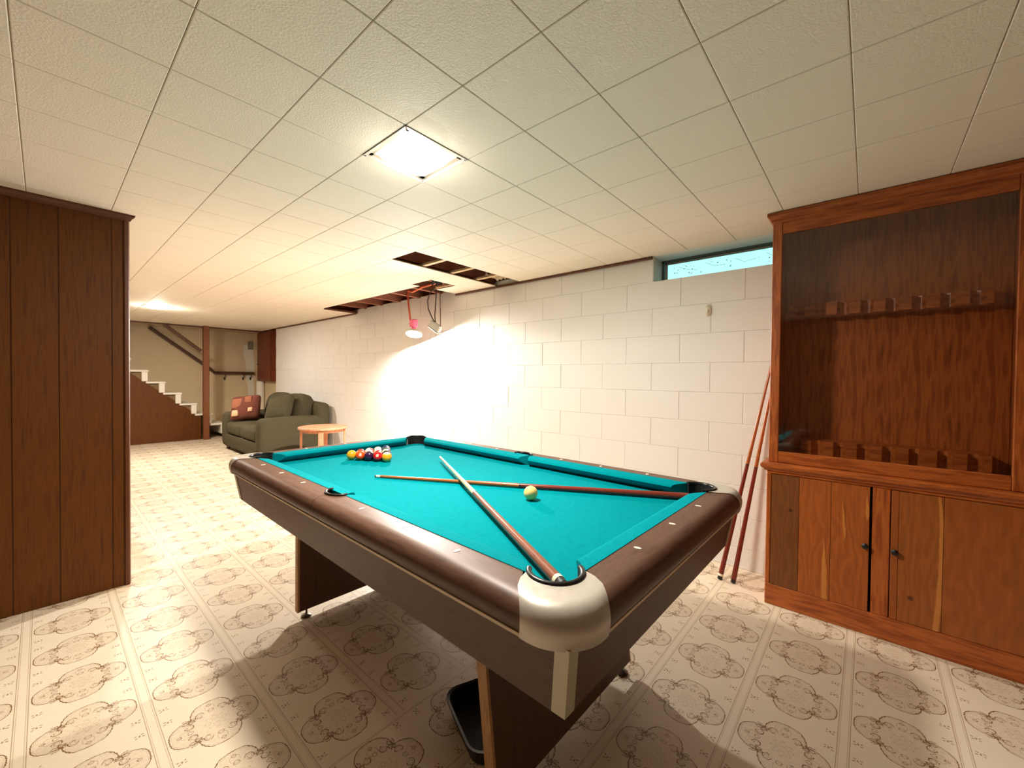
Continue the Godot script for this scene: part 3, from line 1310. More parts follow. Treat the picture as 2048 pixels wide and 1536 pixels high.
func build_balls() -> void:
	var r := 0.0286
	var mesh := ball_mesh(r)
	var y := BED + r + 0.0004
	var cue := put(self, "cue_ball", mesh)
	cue.position = Vector3(-1.033, y, -1.308)
	tag(cue, "ivory yellow cue ball standing alone beside the crossed cues", "ball")
	var cols := {1: Color8(226, 160, 30), 2: Color8(24, 40, 110), 3: Color8(196, 22, 26), 4: Color8(52, 20, 58), 5: Color8(226, 76, 16), 6: Color8(16, 74, 42), 7: Color8(150, 22, 24), 8: Color8(20, 18, 18)}
	var names := {1: "yellow", 2: "blue", 3: "red", 4: "purple", 5: "orange", 6: "green", 7: "maroon", 8: "black"}
	var where := {1: "at the outer end of the rack's front row", 5: "between the yellow and purple balls of the rack", 4: "in the middle of the rack's front row", 3: "in the rack's front row beside the striped yellow ball", 9: "at the inner end of the rack's front row"}
	# rows of the triangle, counted along the front row (a) and back from it (b)
	var rack := {[0, 0]: 1, [1, 0]: 5, [2, 0]: 4, [3, 0]: 3, [4, 0]: 9, [1, 1]: 7, [2, 1]: 13, [2, 2]: 11, [3, 1]: 15, [3, 2]: 14, [3, 3]: 12, [4, 1]: 8, [4, 2]: 10, [4, 3]: 6, [4, 4]: 2}
	var e1 := Vector3(0.873, 0, -0.489).normalized()
	var e2 := Vector3(-0.860, 0, -0.5115).normalized()
	var first := Vector3(-2.312, y, -1.204)
	rng.seed = 23
	for key in rack:
		var num: int = rack[key]
		var base: int = num if num <= 8 else num - 8
		var striped := num > 8
		var m := plain(Color(1, 1, 1), 0.1)
		m.albedo_texture = ball_texture(cols[base], striped, num)
		var o := MeshInstance3D.new()
		o.mesh = mesh
		o.name = numbered("billiard_ball")
		add_child(o, true)
		o.set_surface_override_material(0, m)
		o.position = first + e1 * key[0] * 2.0 * r + e2 * key[1] * 2.0 * r
		var face := Vector3(0.86, 0.35, 0.52)
		if num == 5:
			face = Vector3(0.84, 0.3, 0.45)
		elif num == 3:
			face = Vector3(0.74, 0.34, 0.6)
		else:
			face = Vector3(rng.randf_range(-1, 1), rng.randf_range(-0.6, 0.9), rng.randf_range(-1.2, -0.2))
		if num == 9:
			face = Vector3(-0.52, 0.0, 0.86)
		o.basis = Basis.looking_at(-face.normalized(), Vector3.UP)
		var kind := "striped" if striped else "solid"
		tag(o, "%s %s billiard ball %s" % [kind, names[base], where.get(num, "inside the racked triangle")], "ball", "balls racked in a triangle")


func build_cue(called: String, label: String, butt: Vector3, tip: Vector3, shaft_mat: Material, butt_mat: Material, ring: bool) -> void:
	# origin at the butt; all parts lie along +y of the node
	var o := thing(called, label, "cue stick", butt)
	var w := (tip - butt).normalized()
	var u := w.cross(Vector3.UP if absf(w.y) < 0.99 else Vector3.RIGHT).normalized()
	o.basis = Basis(u, w, u.cross(w))
	var len := butt.distance_to(tip)
	var rad := func(s: float) -> float: return lerpf(0.0148, 0.0062, pow(clampf(s / len, 0.0, 1.0), 0.92))
	var piece := func(called2: String, a: float, b: float, m: Material, extra := 0.0, lab := "") -> void:
		var g := G.new()
		var prof := []
		for k in 7:
			var s := lerpf(a, b, k / 6.0)
			prof.append([rad.call(s) + extra, s])
		g.lathe(prof, Vector3.UP, Vector3.ZERO, 14)
		part(o, called2, g.smooth(40), m, lab)
	piece.call("bumper", 0.0, 0.02, M.black, -0.001, "black rubber bumper")
	if ring:
		piece.call("ring", 0.02, 0.034, M.ivory, 0.0002, "ivory ring above the bumper")
		piece.call("butt", 0.034, len * 0.5, butt_mat)
	else:
		piece.call("butt", 0.02, len * 0.5, butt_mat)
	piece.call("joint_ring", len * 0.5, len * 0.5 + 0.006, M.black, 0.0002)
	piece.call("shaft", len * 0.5 + 0.006, len - 0.028, shaft_mat)
	piece.call("ferrule", len - 0.028, len - 0.006, M.ivory, 0.0)
	piece.call("leather_tip", len - 0.006, len, M.wire, -0.0003)


func build_cues() -> void:
	build_cue("cue_stick", "brown cue with ivory ring, its butt lying in the corner pocket", Vector3(-0.520, BED + 0.021, -0.785), Vector3(-1.868, BED + 0.034, -1.512), M.maple, M.cue_brown, true)
	build_cue("cue_stick", "dark red-brown cue lying under the other on the cloth", Vector3(-0.535, BED + 0.0155, -1.762), Vector3(-1.822, BED + 0.0075, -1.072), M.cue_orange, M.cue_red, false)
	build_cue("cue_stick", "reddish cue with ivory ring leaning on the block wall", Vector3(-0.664, 0.004, -2.715), Vector3(-0.436, 1.40, -2.946), M.cue_orange, M.cue_red, true)
	build_cue("cue_stick", "reddish cue without a ring leaning beside the cabinet ledge", Vector3(-0.592, 0.004, -2.722), Vector3(-0.412, 1.38, -2.915), M.cue_orange, M.cue_red, false)
	# black tray on the floor under the table
	var tray := thing("plastic_tray", "black plastic tray with rounded corners on the floor under the table", "tray", Vector3(-0.985, 0, -1.0), deg_to_rad(-22))
	var ring := func(hx: float, hz: float, r: float, y: float) -> Array:
		var out := []
		for q in [[1, 1, 0], [-1, 1, 90], [-1, -1, 180], [1, -1, 270]]:
			for k in 6:
				var a := deg_to_rad(q[2] + 90.0 * k / 5.0)
				out.append(Vector3(q[0] * (hx - r) + r * cos(a), y, q[1] * (hz - r) + r * sin(a)))
		return out
	var g := G.new()
	g.loft([ring.call(0.128, 0.078, 0.05, 0.006), ring.call(0.123, 0.073, 0.048, 0.001), ring.call(0.123, 0.073, 0.048, 0.0005)], true, true)
	part(tray, "base", g.smooth(30), M.black)
	g = G.new()
	var rr := []
	for e in [[0.128, 0.005], [0.143, 0.062], [0.152, 0.065], [0.152, 0.059], [0.148, 0.057], [0.133, 0.004]]:
		rr.append(ring.call(e[0], e[0] - 0.05, 0.055, e[1]))
	rr.append(rr[0])
	g.loft(rr, true, false)
	part(tray, "rim", g.smooth(35), M.black)


# ---------------------------------------------------------------- gun cabinet
func board_texture(base: Color, dark: Color, sap: Color, sd: int, streaks: Array, knots: Array) -> ImageTexture:
	# veneer of one board: fine grain, cathedral figure, sapwood streaks given as [x at the top, x in the middle, x at the foot, width]
	var w := 96
	var h := 384
	var im := Image.create(w, h, false, Image.FORMAT_RGB8)
	var f1 := noise(0.05, 4, sd)
	var f2 := noise(0.008, 3, sd + 1)
	for y in h:
		var ty := float(y) / h
		for x in w:
			var tx := float(x) / w
			var k := 0.5 + 0.5 * f1.get_noise_2d(x * 2.6, y * 0.16)
			var bend := f2.get_noise_2d(x * 1.5, y * 0.5) * 9.0
			k = 0.65 * k + 0.35 * (0.5 + 0.5 * sin(tx * 26.0 + bend))
			var c := base.lerp(dark, clampf(k, 0.0, 1.0) * 0.75)
			for s in streaks:
				var xs: float = lerpf(lerpf(s[0], s[1], ty), lerpf(s[1], s[2], ty), ty) + 0.02 * f1.get_noise_2d(7, y * 0.4)
				var run: float = clampf((ty - s[4]) / (s[5] - s[4]), 0.0, 1.0)
				var wd: float = s[3] * smoothstep(0.0, 0.75, run) * (1.0 if s[5] > 0.9 else smoothstep(0.0, 0.3, 1.0 - run)) + 0.001
				var d := absf(tx - xs)
				if ty > s[4] and ty < s[5]:
					c = c.lerp(sap, 0.8 * (1.0 - smoothstep(wd * 0.5, wd, d)))
					c = c.lerp(dark, 0.5 * (1.0 - smoothstep(0.0, 0.035, absf(tx - xs - wd * 1.2))))
			for q in knots:
				var d: float = Vector2((tx - q[0]) * w, (ty - q[1]) * h).length() / q[2]
				c = c.lerp(dark.darkened(0.4), 0.8 * (1.0 - smoothstep(0.5, 1.3, d)))
			im.set_pixel(x, y, c)
	return ImageTexture.create_from_image(im)


func build_cabinet() -> void:
	var z := -2.60
	var x0 := -0.41
	var x1 := 0.525
	var c := thing("gun_cabinet", "tall built-in wooden gun cabinet with a glazed upper case over two doors", "cabinet", Vector3(x0, 0, z))
	var a := func(lo: Vector3, hi: Vector3) -> Array: return [lo - Vector3(x0, 0, z), hi - Vector3(x0, 0, z)]
	var slab := func(parent: Node, called: String, lo: Vector3, hi: Vector3, grain: int, m: Material, ch := 0.003, label := "") -> MeshInstance3D:
		var g := G.new()
		g.grain = grain
		g.off = Vector2(lo.x * 2.3 + lo.y, lo.y * 1.7 + lo.x)
		var o := Vector3(x0, 0, z)
		g.bb(lo - o, hi - o, ch)
		return part(parent, called, g, m, label)
	var zb := WALL_Z + 0.004
	# lower case
	slab.call(c, "side_panel", Vector3(x0, 0, zb), Vector3(x0 + 0.02, 0.728, z - 0.02), 1, M.cab)
	slab.call(c, "side_panel", Vector3(x1 - 0.02, 0, zb), Vector3(x1, 0.728, z - 0.02), 1, M.cab)
	slab.call(c, "bottom_rail", Vector3(x0, 0, z - 0.02), Vector3(x1, 0.112, z), 0, M.cab)
	slab.call(c, "top_rail", Vector3(x0, 0.716, z - 0.02), Vector3(x1, 0.736, z), 0, M.cab)
	slab.call(c, "stile", Vector3(x0, 0.1122, z - 0.02), Vector3(x0 + 0.022, 0.7158, z), 1, M.cab)
	slab.call(c, "stile", Vector3(0.026, 0.1122, z - 0.02), Vector3(0.089, 0.7158, z - 0.0015), 1, M.cab)
	slab.call(c, "stile", Vector3(x1 - 0.026, 0.1122, z - 0.02), Vector3(x1, 0.7158, z), 1, M.cab)
	slab.call(c, "carcass_back", Vector3(x0 + 0.021, 0.02, zb), Vector3(x1 - 0.021, 0.72, zb + 0.008), 1, M.cab)
	# doors made up of boards; the first of the left door is a walnut one with a grain of its own
	var base := Color8(190, 102, 40)
	var dark := Color8(130, 66, 24)
	var sap := Color8(210, 138, 66)
	var board_mats := []
	for d in [
		[Color8(140, 82, 36), Color8(92, 52, 20), 101, [], [[0.7, 0.3, 6.0]]],
		[base, dark, 103, [[0.76, 0.8, 0.84, 0.11, 0.4, 1.0]], []],
		[base, dark, 105, [[0.92, 0.96, 0.99, 0.06, 0.0, 0.3], [0.25, 0.42, 0.46, 0.05, 0.05, 0.5]], []],
		[Color8(172, 94, 38), dark, 107, [], []],
		[Color8(176, 98, 38), Color8(122, 66, 24), 109, [[0.9, 1.06, 0.86, 0.085, -0.5, 1.0]], [[0.3, 0.8, 7.0]]],
		[Color8(176, 96, 36), Color8(128, 68, 24), 111, [], []]]:
		var m := plain(Color(1, 1, 1), 0.4)
		m.albedo_texture = board_texture(d[0], d[1], sap, d[2], d[3], d[4])
		board_mats.append(m)
	var sets := [[[-0.386, -0.262, 0], [-0.262, -0.13, 1], [-0.13, 0.0165, 2]], [[0.0915, 0.118, 3], [0.118, 0.262, 4], [0.262, 0.497, 5]]]
	for k in 2:
		var door := Node3D.new()
		door.name = "door"
		c.add_child(door, true)
		for b in sets[k]:
			var g := G.new()
			var lo := Vector3(b[0] + 0.0006, 0.114, z - 0.018) - Vector3(x0, 0, z)
			var hi := Vector3(b[1] - 0.0006, 0.714, z + 0.001) - Vector3(x0, 0, z)
			g.bb(lo, hi, 0.0012)
			for i in g.t.size():
				g.t[i] = Vector2(clampf((g.v[i].x - lo.x) / (hi.x - lo.x), 0.01, 0.99), clampf((hi.y - g.v[i].y) / (hi.y - lo.y), 0.005, 0.995))
			part(door, "board", g, board_mats[b[2]])
		var g := G.new()
		var kx := 0.002 if k == 0 else 0.106
		g.lathe([[0.007, 0.0], [0.006, 0.008], [0.013, 0.014], [0.014, 0.02], [0.009, 0.025]], Vector3.BACK, Vector3(kx - x0, 0.432, 0.001), 14)
		part(door, "knob", g.smooth(50), M.black, "small black knob")
	# ledge between the cases
	var prof := [Vector2(0.0, 0.729), Vector2(0.010, 0.735), Vector2(0.014, 0.744), Vector2(0.022, 0.748), Vector2(0.027, 0.754), Vector2(0.027, 0.768), Vector2(0.022, 0.774), Vector2(0.0, 0.776)]
	var g := G.new()
	g.grain = 0
	var r := []
	for e in [[zb, 0], [z, 1], [z, 2], [zb, 3]]:
		var ring := []
		for q in prof:
			match e[1]:
				0: ring.append(Vector3(x0 - q.x, q.y, zb))
				1: ring.append(Vector3(x0 - q.x, q.y, z + q.x))
				2: ring.append(Vector3(x1 + q.x, q.y, z + q.x))
				3: ring.append(Vector3(x1 + q.x, q.y, zb))
		for i in ring.size():
			ring[i] -= Vector3(x0, 0, z)
		r.append(ring)
	g.loft(r)
	part(c, "ledge", g, M.cab)
	slab.call(c, "counter", Vector3(x0, 0.7365, zb), Vector3(x1, 0.7762, z), 0, M.cab, 0.001)
	# upper case
	var u0 := x0 + 0.004
	var u1 := x1 - 0.006
	var uz := z - 0.012
	slab.call(c, "upper_side", Vector3(u0, 0.7765, zb), Vector3(u0 + 0.018, TOP - 0.004, uz - 0.02), 1, M.cab)
	slab.call(c, "upper_side", Vector3(u1 - 0.018, 0.7765, zb), Vector3(u1, TOP - 0.004, uz - 0.02), 1, M.cab)
	slab.call(c, "upper_back", Vector3(u0 + 0.0185, 0.7765, zb + 0.002), Vector3(u1 - 0.0185, TOP - 0.004, zb + 0.012), 1, M.cab)
	slab.call(c, "upper_top", Vector3(u0 + 0.0185, TOP - 0.03, zb + 0.0125), Vector3(u1 - 0.0185, TOP - 0.004, uz - 0.0205), 0, M.cab)
	slab.call(c, "upper_stile", Vector3(u0, 0.7765, uz - 0.02), Vector3(-0.362, 2.075, uz), 1, M.cab)
	slab.call(c, "upper_stile", Vector3(0.452, 0.7765, uz - 0.02), Vector3(u1, 2.075, uz), 1, M.cab)
	slab.call(c, "upper_rail", Vector3(-0.3618, 0.7765, uz - 0.02), Vector3(0.4518, 0.838, uz - 0.001), 0, M.cab)
	slab.call(c, "upper_rail", Vector3(-0.3618, 2.010, uz - 0.02), Vector3(0.4518, 2.075, uz - 0.001), 0, M.cab)
	# crown
	prof = [Vector2(0.0, 2.072), Vector2(0.006, 2.078), Vector2(0.009, 2.09), Vector2(0.018, 2.10), Vector2(0.024, 2.106), Vector2(0.024, TOP - 0.004), Vector2(0.0, TOP - 0.004)]
	g = G.new()
	g.grain = 0
	r = []
	for e in 4:
		var ring := []
		for q in prof:
			match e:
				0: ring.append(Vector3(u0 - q.x, q.y, zb))
				1: ring.append(Vector3(u0 - q.x, q.y, uz + q.x))
				2: ring.append(Vector3(u1 + q.x, q.y, uz + q.x))
				3: ring.append(Vector3(u1 + q.x, q.y, zb))
		for i in ring.size():
			ring[i] -= Vector3(x0, 0, z)
		r.append(ring)
	g.loft(r)
	part(c, "crown_moulding", g, M.cab)
	slab.call(c, "glass_pane", Vector3(-0.3615, 0.8385, uz - 0.014), Vector3(0.4515, 2.0095, uz - 0.010), 1, M.cab_glass, 0.0, "dim brownish glass pane")
	# notched racks for barrels and butts
	for e in [[1.585, 0.07, "barrel_rack"], [0.80, 0.09, "butt_rack"]]:
		var poly := PackedVector2Array()
		var w := 0.78
		var dd: float = 0.1 if e[2] == "barrel_rack" else 0.15
		poly.append(Vector2(0, 0))
		poly.append(Vector2(0, dd))
		for k in 8:
			var cx := w * (k + 0.5) / 8.0
			for s in 7:
				var a2 := PI * s / 6.0
				poly.append(Vector2(cx - 0.026 * cos(a2), dd - 0.045 * sin(a2)))
		poly.append(Vector2(w, dd))
		poly.append(Vector2(w, 0))
		g = G.new()
		g.grain = 0
		g.prism(poly, 0.0, e[1])
		for i in g.v.size():
			g.v[i] += Vector3(-0.355, e[0], zb + 0.014) - Vector3(x0, 0, z)
		part(c, e[2], g, M.cab)


# ---------------------------------------------------------------- far end of the room
func build_sofa() -> void:
	var x0 := -8.05
	var x1 := -6.25
	var zf := -1.93
	var zb := -2.92
	var s := thing("loveseat", "olive grey fabric loveseat with rolled cushions against the block wall", "sofa", Vector3((x0 + x1) / 2, 0, (zf + zb) / 2))
	var o := s.position
	var pil := func(called: String, lo: Vector3, hi: Vector3, r: float, bulge: Vector3, tilt := 0.0) -> MeshInstance3D:
		var g := G.new()
		g.pillow(Vector3.ZERO, hi - lo, r, bulge, 8)
		var p := part(s, called, g.smooth(60), M.sofa)
		p.position = (lo + hi) / 2 - o
		p.rotation.x = tilt
		return p
	pil.call("base", Vector3(x0 + 0.03, 0.05, zb + 0.05), Vector3(x1 - 0.03, 0.27, zf - 0.02), 0.03, Vector3.ZERO)
	for k in 2:
		var ax := x0 if k == 0 else x1 - 0.2
		pil.call("arm", Vector3(ax, 0.05, zb + 0.06), Vector3(ax + 0.2, 0.61, zf), 0.07, Vector3(0.005, 0.015, 0.01))
	pil.call("backrest", Vector3(x0 + 0.06, 0.2, zb), Vector3(x1 - 0.02, 0.80, zb + 0.2), 0.06, Vector3(0, 0.02, 0.01))
	for k in 2:
		var a := x0 + 0.205 + k * 0.695
		pil.call("seat_cushion", Vector3(a + 0.003, 0.272, zb + 0.24), Vector3(a + 0.692, 0.455, zf - 0.01), 0.05, Vector3(0.0, 0.03, 0.012))
		pil.call("back_cushion", Vector3(a + 0.0, 0.44, zb + 0.15), Vector3(a + 0.69, 0.91, zb + 0.42), 0.12, Vector3(0.0, 0.03, 0.04), -0.2)
	for q in [[x0 + 0.08, zf - 0.08], [x1 - 0.08, zf - 0.08], [x0 + 0.08, zb + 0.1], [x1 - 0.08, zb + 0.1]]:
		var g := G.new()
		g.lathe([[0.025, 0.0], [0.032, 0.055]], Vector3.UP, Vector3(q[0], 0.0, q[1]) - o, 10)
		part(s, "foot", g.smooth(40), M.rail_wood)
	# loose pillows
	var p := thing("throw_pillow", "brown patchwork throw pillow propped on the loveseat", "pillow", Vector3(-7.62, 0.685, -2.16))
	p.rotation = Vector3(-0.35, 0.75, 0.12)
	var g2 := G.new()
	g2.pillow(Vector3.ZERO, Vector3(0.44, 0.40, 0.1), 0.045, Vector3(0, 0, 0.045), 8)
	part(p, "cover", g2.smooth(70), M.pillow_dark)
	for q in [[-0.12, -0.1, "pillow_light", 0.1], [-0.1, 0.06, "pillow_mid", 0.16], [0.11, -0.06, "pillow_light", 0.075], [0.07, 0.11, "pillow_mid", 0.11]]:
		g2 = G.new()
		g2.pillow(Vector3(q[0], q[1], 0.072), Vector3(q[3], q[3], 0.03), 0.012, Vector3(0, 0, 0.008), 4)
		part(p, "patch", g2.smooth(60), M[q[2]])
	p = thing("throw_pillow", "olive loose pillow leaning on the back cushion over the near arm", "pillow", Vector3(-6.70, 0.715, -2.34))
	p.rotation = Vector3(-0.42, 0.3, 0.2)
	g2 = G.new()
	g2.pillow(Vector3.ZERO, Vector3(0.46, 0.40, 0.11), 0.05, Vector3(0, 0, 0.05), 8)
	part(p, "cover", g2.smooth(70), M.sofa)


func build_side_table() -> void:
	var h := 0.55
	var t := thing("side_table", "round pinkish wooden side table next to the loveseat", "side table", Vector3(-5.42, 0, -2.425))
	var g := G.new()
	g.lathe([[0.27, 0.0], [0.298, 0.004], [0.303, 0.012], [0.303, 0.022], [0.298, 0.028]], Vector3.UP, Vector3(0, h - 0.028, 0), 40)
	part(t, "tabletop", g.smooth(35), M.pink_wood)
	g = G.new()
	g.lathe([[0.255, 0.0], [0.255, 0.035]], Vector3.UP, Vector3(0, h - 0.064, 0), 36)
	part(t, "apron", g.smooth(35), M.pink_wood)
	for a in [-60.0, 30.0, 120.0, 210.0]:
		g = G.new()
		var d := Vector3(cos(deg_to_rad(a)), 0, sin(deg_to_rad(a)))
		var b := Basis(d, Vector3.UP, d.cross(Vector3.UP))
		g.xf = Transform3D(b, d * 0.262)
		g.box(Vector3(0, (h - 0.03) / 2, 0), Vector3(0.022, h - 0.03, 0.06), 0.004)
		part(t, "leg", g, M.pink_wood)


func build_stairs() -> void:
	# stairs climb towards +z along the far wall; seen from the side
	var x0 := -9.44
	var x1 := FAR_X + 0.003
	var s := thing("staircase", "basement stairs with white-edged steps above brown panelling", "staircase", Vector3(x0, 0, -1.9))
	var o := s.position
	var run := 0.228
	var rise := 0.2013
	var ny := 0.684
	var nz := -1.876
	# nosing of step k: y = ny + rise * k, z = nz + run * k
	for k in range(-3, 8):
		var y := ny + rise * k
		var z := nz + run * k
		if y < 0.05:
			continue
		var g := G.new()
		g.bb(Vector3(x1, y - 0.036, z - 0.012) - o, Vector3(x0 + 0.018, y, z + run + 0.03) - o, 0.01)
		var st := part(s, "step", g, M.white_paint)
		g = G.new()
		g.bb(Vector3(x1, y - rise + 0.002, z + 0.002) - o, Vector3(x0 + 0.014, y - 0.0365, z + 0.085) - o, 0.008)
		part(st, "riser", g, M.white_paint)
	# brown side panel and stringer
	var tri := PackedVector2Array([Vector2(-1.94, 0.0), Vector2(-1.94, 0.42), Vector2(-0.2, 1.87), Vector2(-0.2, 0.0)])
	var g := G.new()
	g.grain = 1
	g.prism(PackedVector2Array([tri[0], tri[1], tri[2], tri[3]]), 0.0, 0.02, Basis())
	for i in g.v.size():
		var p := g.v[i]
		g.v[i] = Vector3(x0 - 0.02 + p.y, p.z, p.x) - o
		g.n[i] = Vector3(g.n[i].y, g.n[i].z, g.n[i].x)
		g.t[i] = Vector2(p.x, p.z)
	part(s, "side_panel", g, M.panel)
	# saw-tooth stringer behind the panel
	var poly := PackedVector2Array([Vector2(-1.9, 0.0)])
	for k in range(0, 8):
		poly.append(Vector2(nz + run * k + 0.02, ny + rise * (k - 1) - 0.05 if k > 0 else 0.4))
		poly.append(Vector2(nz + run * k + 0.02, ny + rise * k - 0.052))
	poly.append(Vector2(-0.1, ny + rise * 7 - 0.052))
	poly.append(Vector2(-0.1, 0.0))
	g = G.new()
	g.prism(poly, 0.0, 0.03)
	for i in g.v.size():
		var p := g.v[i]
		g.v[i] = Vector3(x0 - 0.052 + p.y, p.z, p.x) - o
		g.n[i] = Vector3(g.n[i].y, g.n[i].z, g.n[i].x)
		g.t[i] = Vector2(p.x, p.z)
	part(s, "stringer", g, M.stringer)
	# newel post
	var p := thing("newel_post", "square brown post from floor to ceiling at the stair foot", "post", Vector3(-9.372, 0, -2.002))
	g = G.new()
	g.box(Vector3(0, TOP / 2, 0), Vector3(0.09, TOP - 0.002, 0.09), 0.006)
	part(p, "post", g, M.post)
	# handrails
	var bar := func(called: String, label: String, pts: Array, parts: Array) -> void:
		var t := thing(called, label, "handrail", pts[0])
		var gg := G.new()
		gg.grain = 2
		var rings := []
		for i in pts.size():
			var w: Vector3 = (pts[mini(i + 1, pts.size() - 1)] - pts[maxi(i - 1, 0)]).normalized()
			var u := Vector3.RIGHT
			var q := w.cross(u).normalized()
			var r := []
			for e in [[-0.5, -0.6], [0.5, -0.6], [0.5, 0.3], [0.3, 0.6], [-0.3, 0.6], [-0.5, 0.3]]:
				r.append(pts[i] - pts[0] + u * e[0] * 0.035 - q * e[1] * 0.05)
			rings.append(r)
		gg.loft(rings)
		part(t, "rail", gg, M.rail_wood)
		for b in parts:
			gg = G.new()
			gg.tube([b - pts[0], b - pts[0] + Vector3(0, -0.06, 0), b - pts[0] + Vector3(-0.06, -0.1, 0)], 0.009, 6)
			gg.box(b - pts[0] + Vector3(-0.06, -0.1, 0), Vector3(0.012, 0.06, 0.03), 0.002)
			part(t, "bracket", gg, M.steel)
	bar.call("handrail", "brown wall handrail with a level end running to the corner", [Vector3(-10.23, 2.10, -1.31), Vector3(-10.23, 1.385, -2.20), Vector3(-10.23, 1.255, -2.34), Vector3(-10.23, 1.255, -3.06)], [Vector3(-10.23, 1.24, -2.52), Vector3(-10.23, 1.24, -2.86), Vector3(-10.23, 1.24, -3.0)])
	bar.call("handrail", "sloping brown guard rail ending at the newel post", [Vector3(-9.41, 2.10, -1.40), Vector3(-9.41, 1.655, -1.936)], [])
	# cupboard hung in the alcove
	var c := thing("wall_cupboard", "narrow reddish-brown wooden wall cupboard hung above the loveseat's far end", "cupboard", Vector3(-9.42, 1.09, -3.098))
	g = G.new()
	g.bb(Vector3(-0.37, 0, 0), Vector3(0.40, TOP - 1.095, 0.10), 0.004)
	part(c, "case", g, M.red_wood)
	g = G.new()
	g.bb(Vector3(-0.355, 0.02, 0.101), Vector3(0.385, TOP - 1.12, 0.12), 0.004)
	var dr := part(c, "door", g, M.red_wood)
	g = G.new()
	g.lathe([[0.006, 0.0], [0.014, 0.014], [0.008, 0.024]], Vector3.BACK, Vector3(-0.3, 0.35, 0.12), 10)
	part(dr, "knob", g.smooth(50), M.steel)
	# white pipe below it, patched plaster, outlet box
	var pipe := thing("drain_pipe", "thick white pipe standing in the corner under the wall cupboard", "pipe", Vector3(-9.72, 0, -3.02))
	g = G.new()
	g.lathe([[0.075, 0.0], [0.075, 1.088]], Vector3.UP, Vector3.ZERO, 16)
	part(pipe, "tube", g.smooth(40), M.white_paint)
	g = G.new()
	g.lathe([[0.084, 0.0], [0.084, 0.1]], Vector3.UP, Vector3(0, 0.25, 0), 16)
	part(pipe, "coupling", g.smooth(40), M.white_paint)
	var box := thing("junction_box", "grey metal box on the far wall beside the wall cupboard", "box", Vector3(FAR_X, 1.78, -3.0))
	g = G.new()
	g.bb(Vector3(0.001, 0, -0.045), Vector3(0.05, 0.17, 0.045), 0.006)
	part(box, "case", g, M.grey_metal)
	var pt := thing("plaster_patch", "ragged patch of white plaster on the far wall under the grey box", "patch", Vector3(FAR_X, 0.4, -2.98))
	g = G.new()
	var out := PackedVector2Array()
	var left := [[1.47, 0.11], [1.3, 0.115], [1.1, 0.07], [0.9, 0.05], [0.7, 0.06], [0.5, 0.02], [0.3, 0.01], [0.05, -0.03]]
	for e in left:
		out.append(Vector2(e[1], e[0]))
	for k in range(left.size() - 1, -1, -1):
		out.append(Vector2(-0.09 + 0.015 * sin(k * 2.1), left[k][0]))
	g.prism(out, 0.001, 0.004)
	for i in g.v.size():
		var q := g.v[i]
		g.v[i] = Vector3(q.y, q.z, q.x)
		g.n[i] = Vector3(g.n[i].y, g.n[i].z, g.n[i].x)
	part(pt, "patch", g, M.white_paint)
	# small hook on the block wall
	var hk := thing("wall_hook", "small white oval hook on the block wall beside the window", "hook", Vector3(-0.825, 1.69, WALL_Z + 0.0025))
	g = G.new()
	g.xf = Transform3D(Basis.from_scale(Vector3(0.022, 0.043, 0.016)), Vector3(0, 0, 0.0))
	g.lathe([[0.86, 0.0], [0.98, 0.16], [0.9, 0.45], [0.7, 0.72], [0.4, 0.92], [0.05, 1.0]], Vector3.BACK, Vector3.ZERO, 18)
	part(hk, "plate", g.smooth(60), M.white_paint)
	g = G.new()
	g.tube([Vector3(0, 0.012, 0.012), Vector3(0, 0.0, 0.026), Vector3(0, -0.014, 0.03), Vector3(0, -0.022, 0.024)], 0.0045, 6)
	part(hk, "hook", g.smooth(60), M.white_paint)


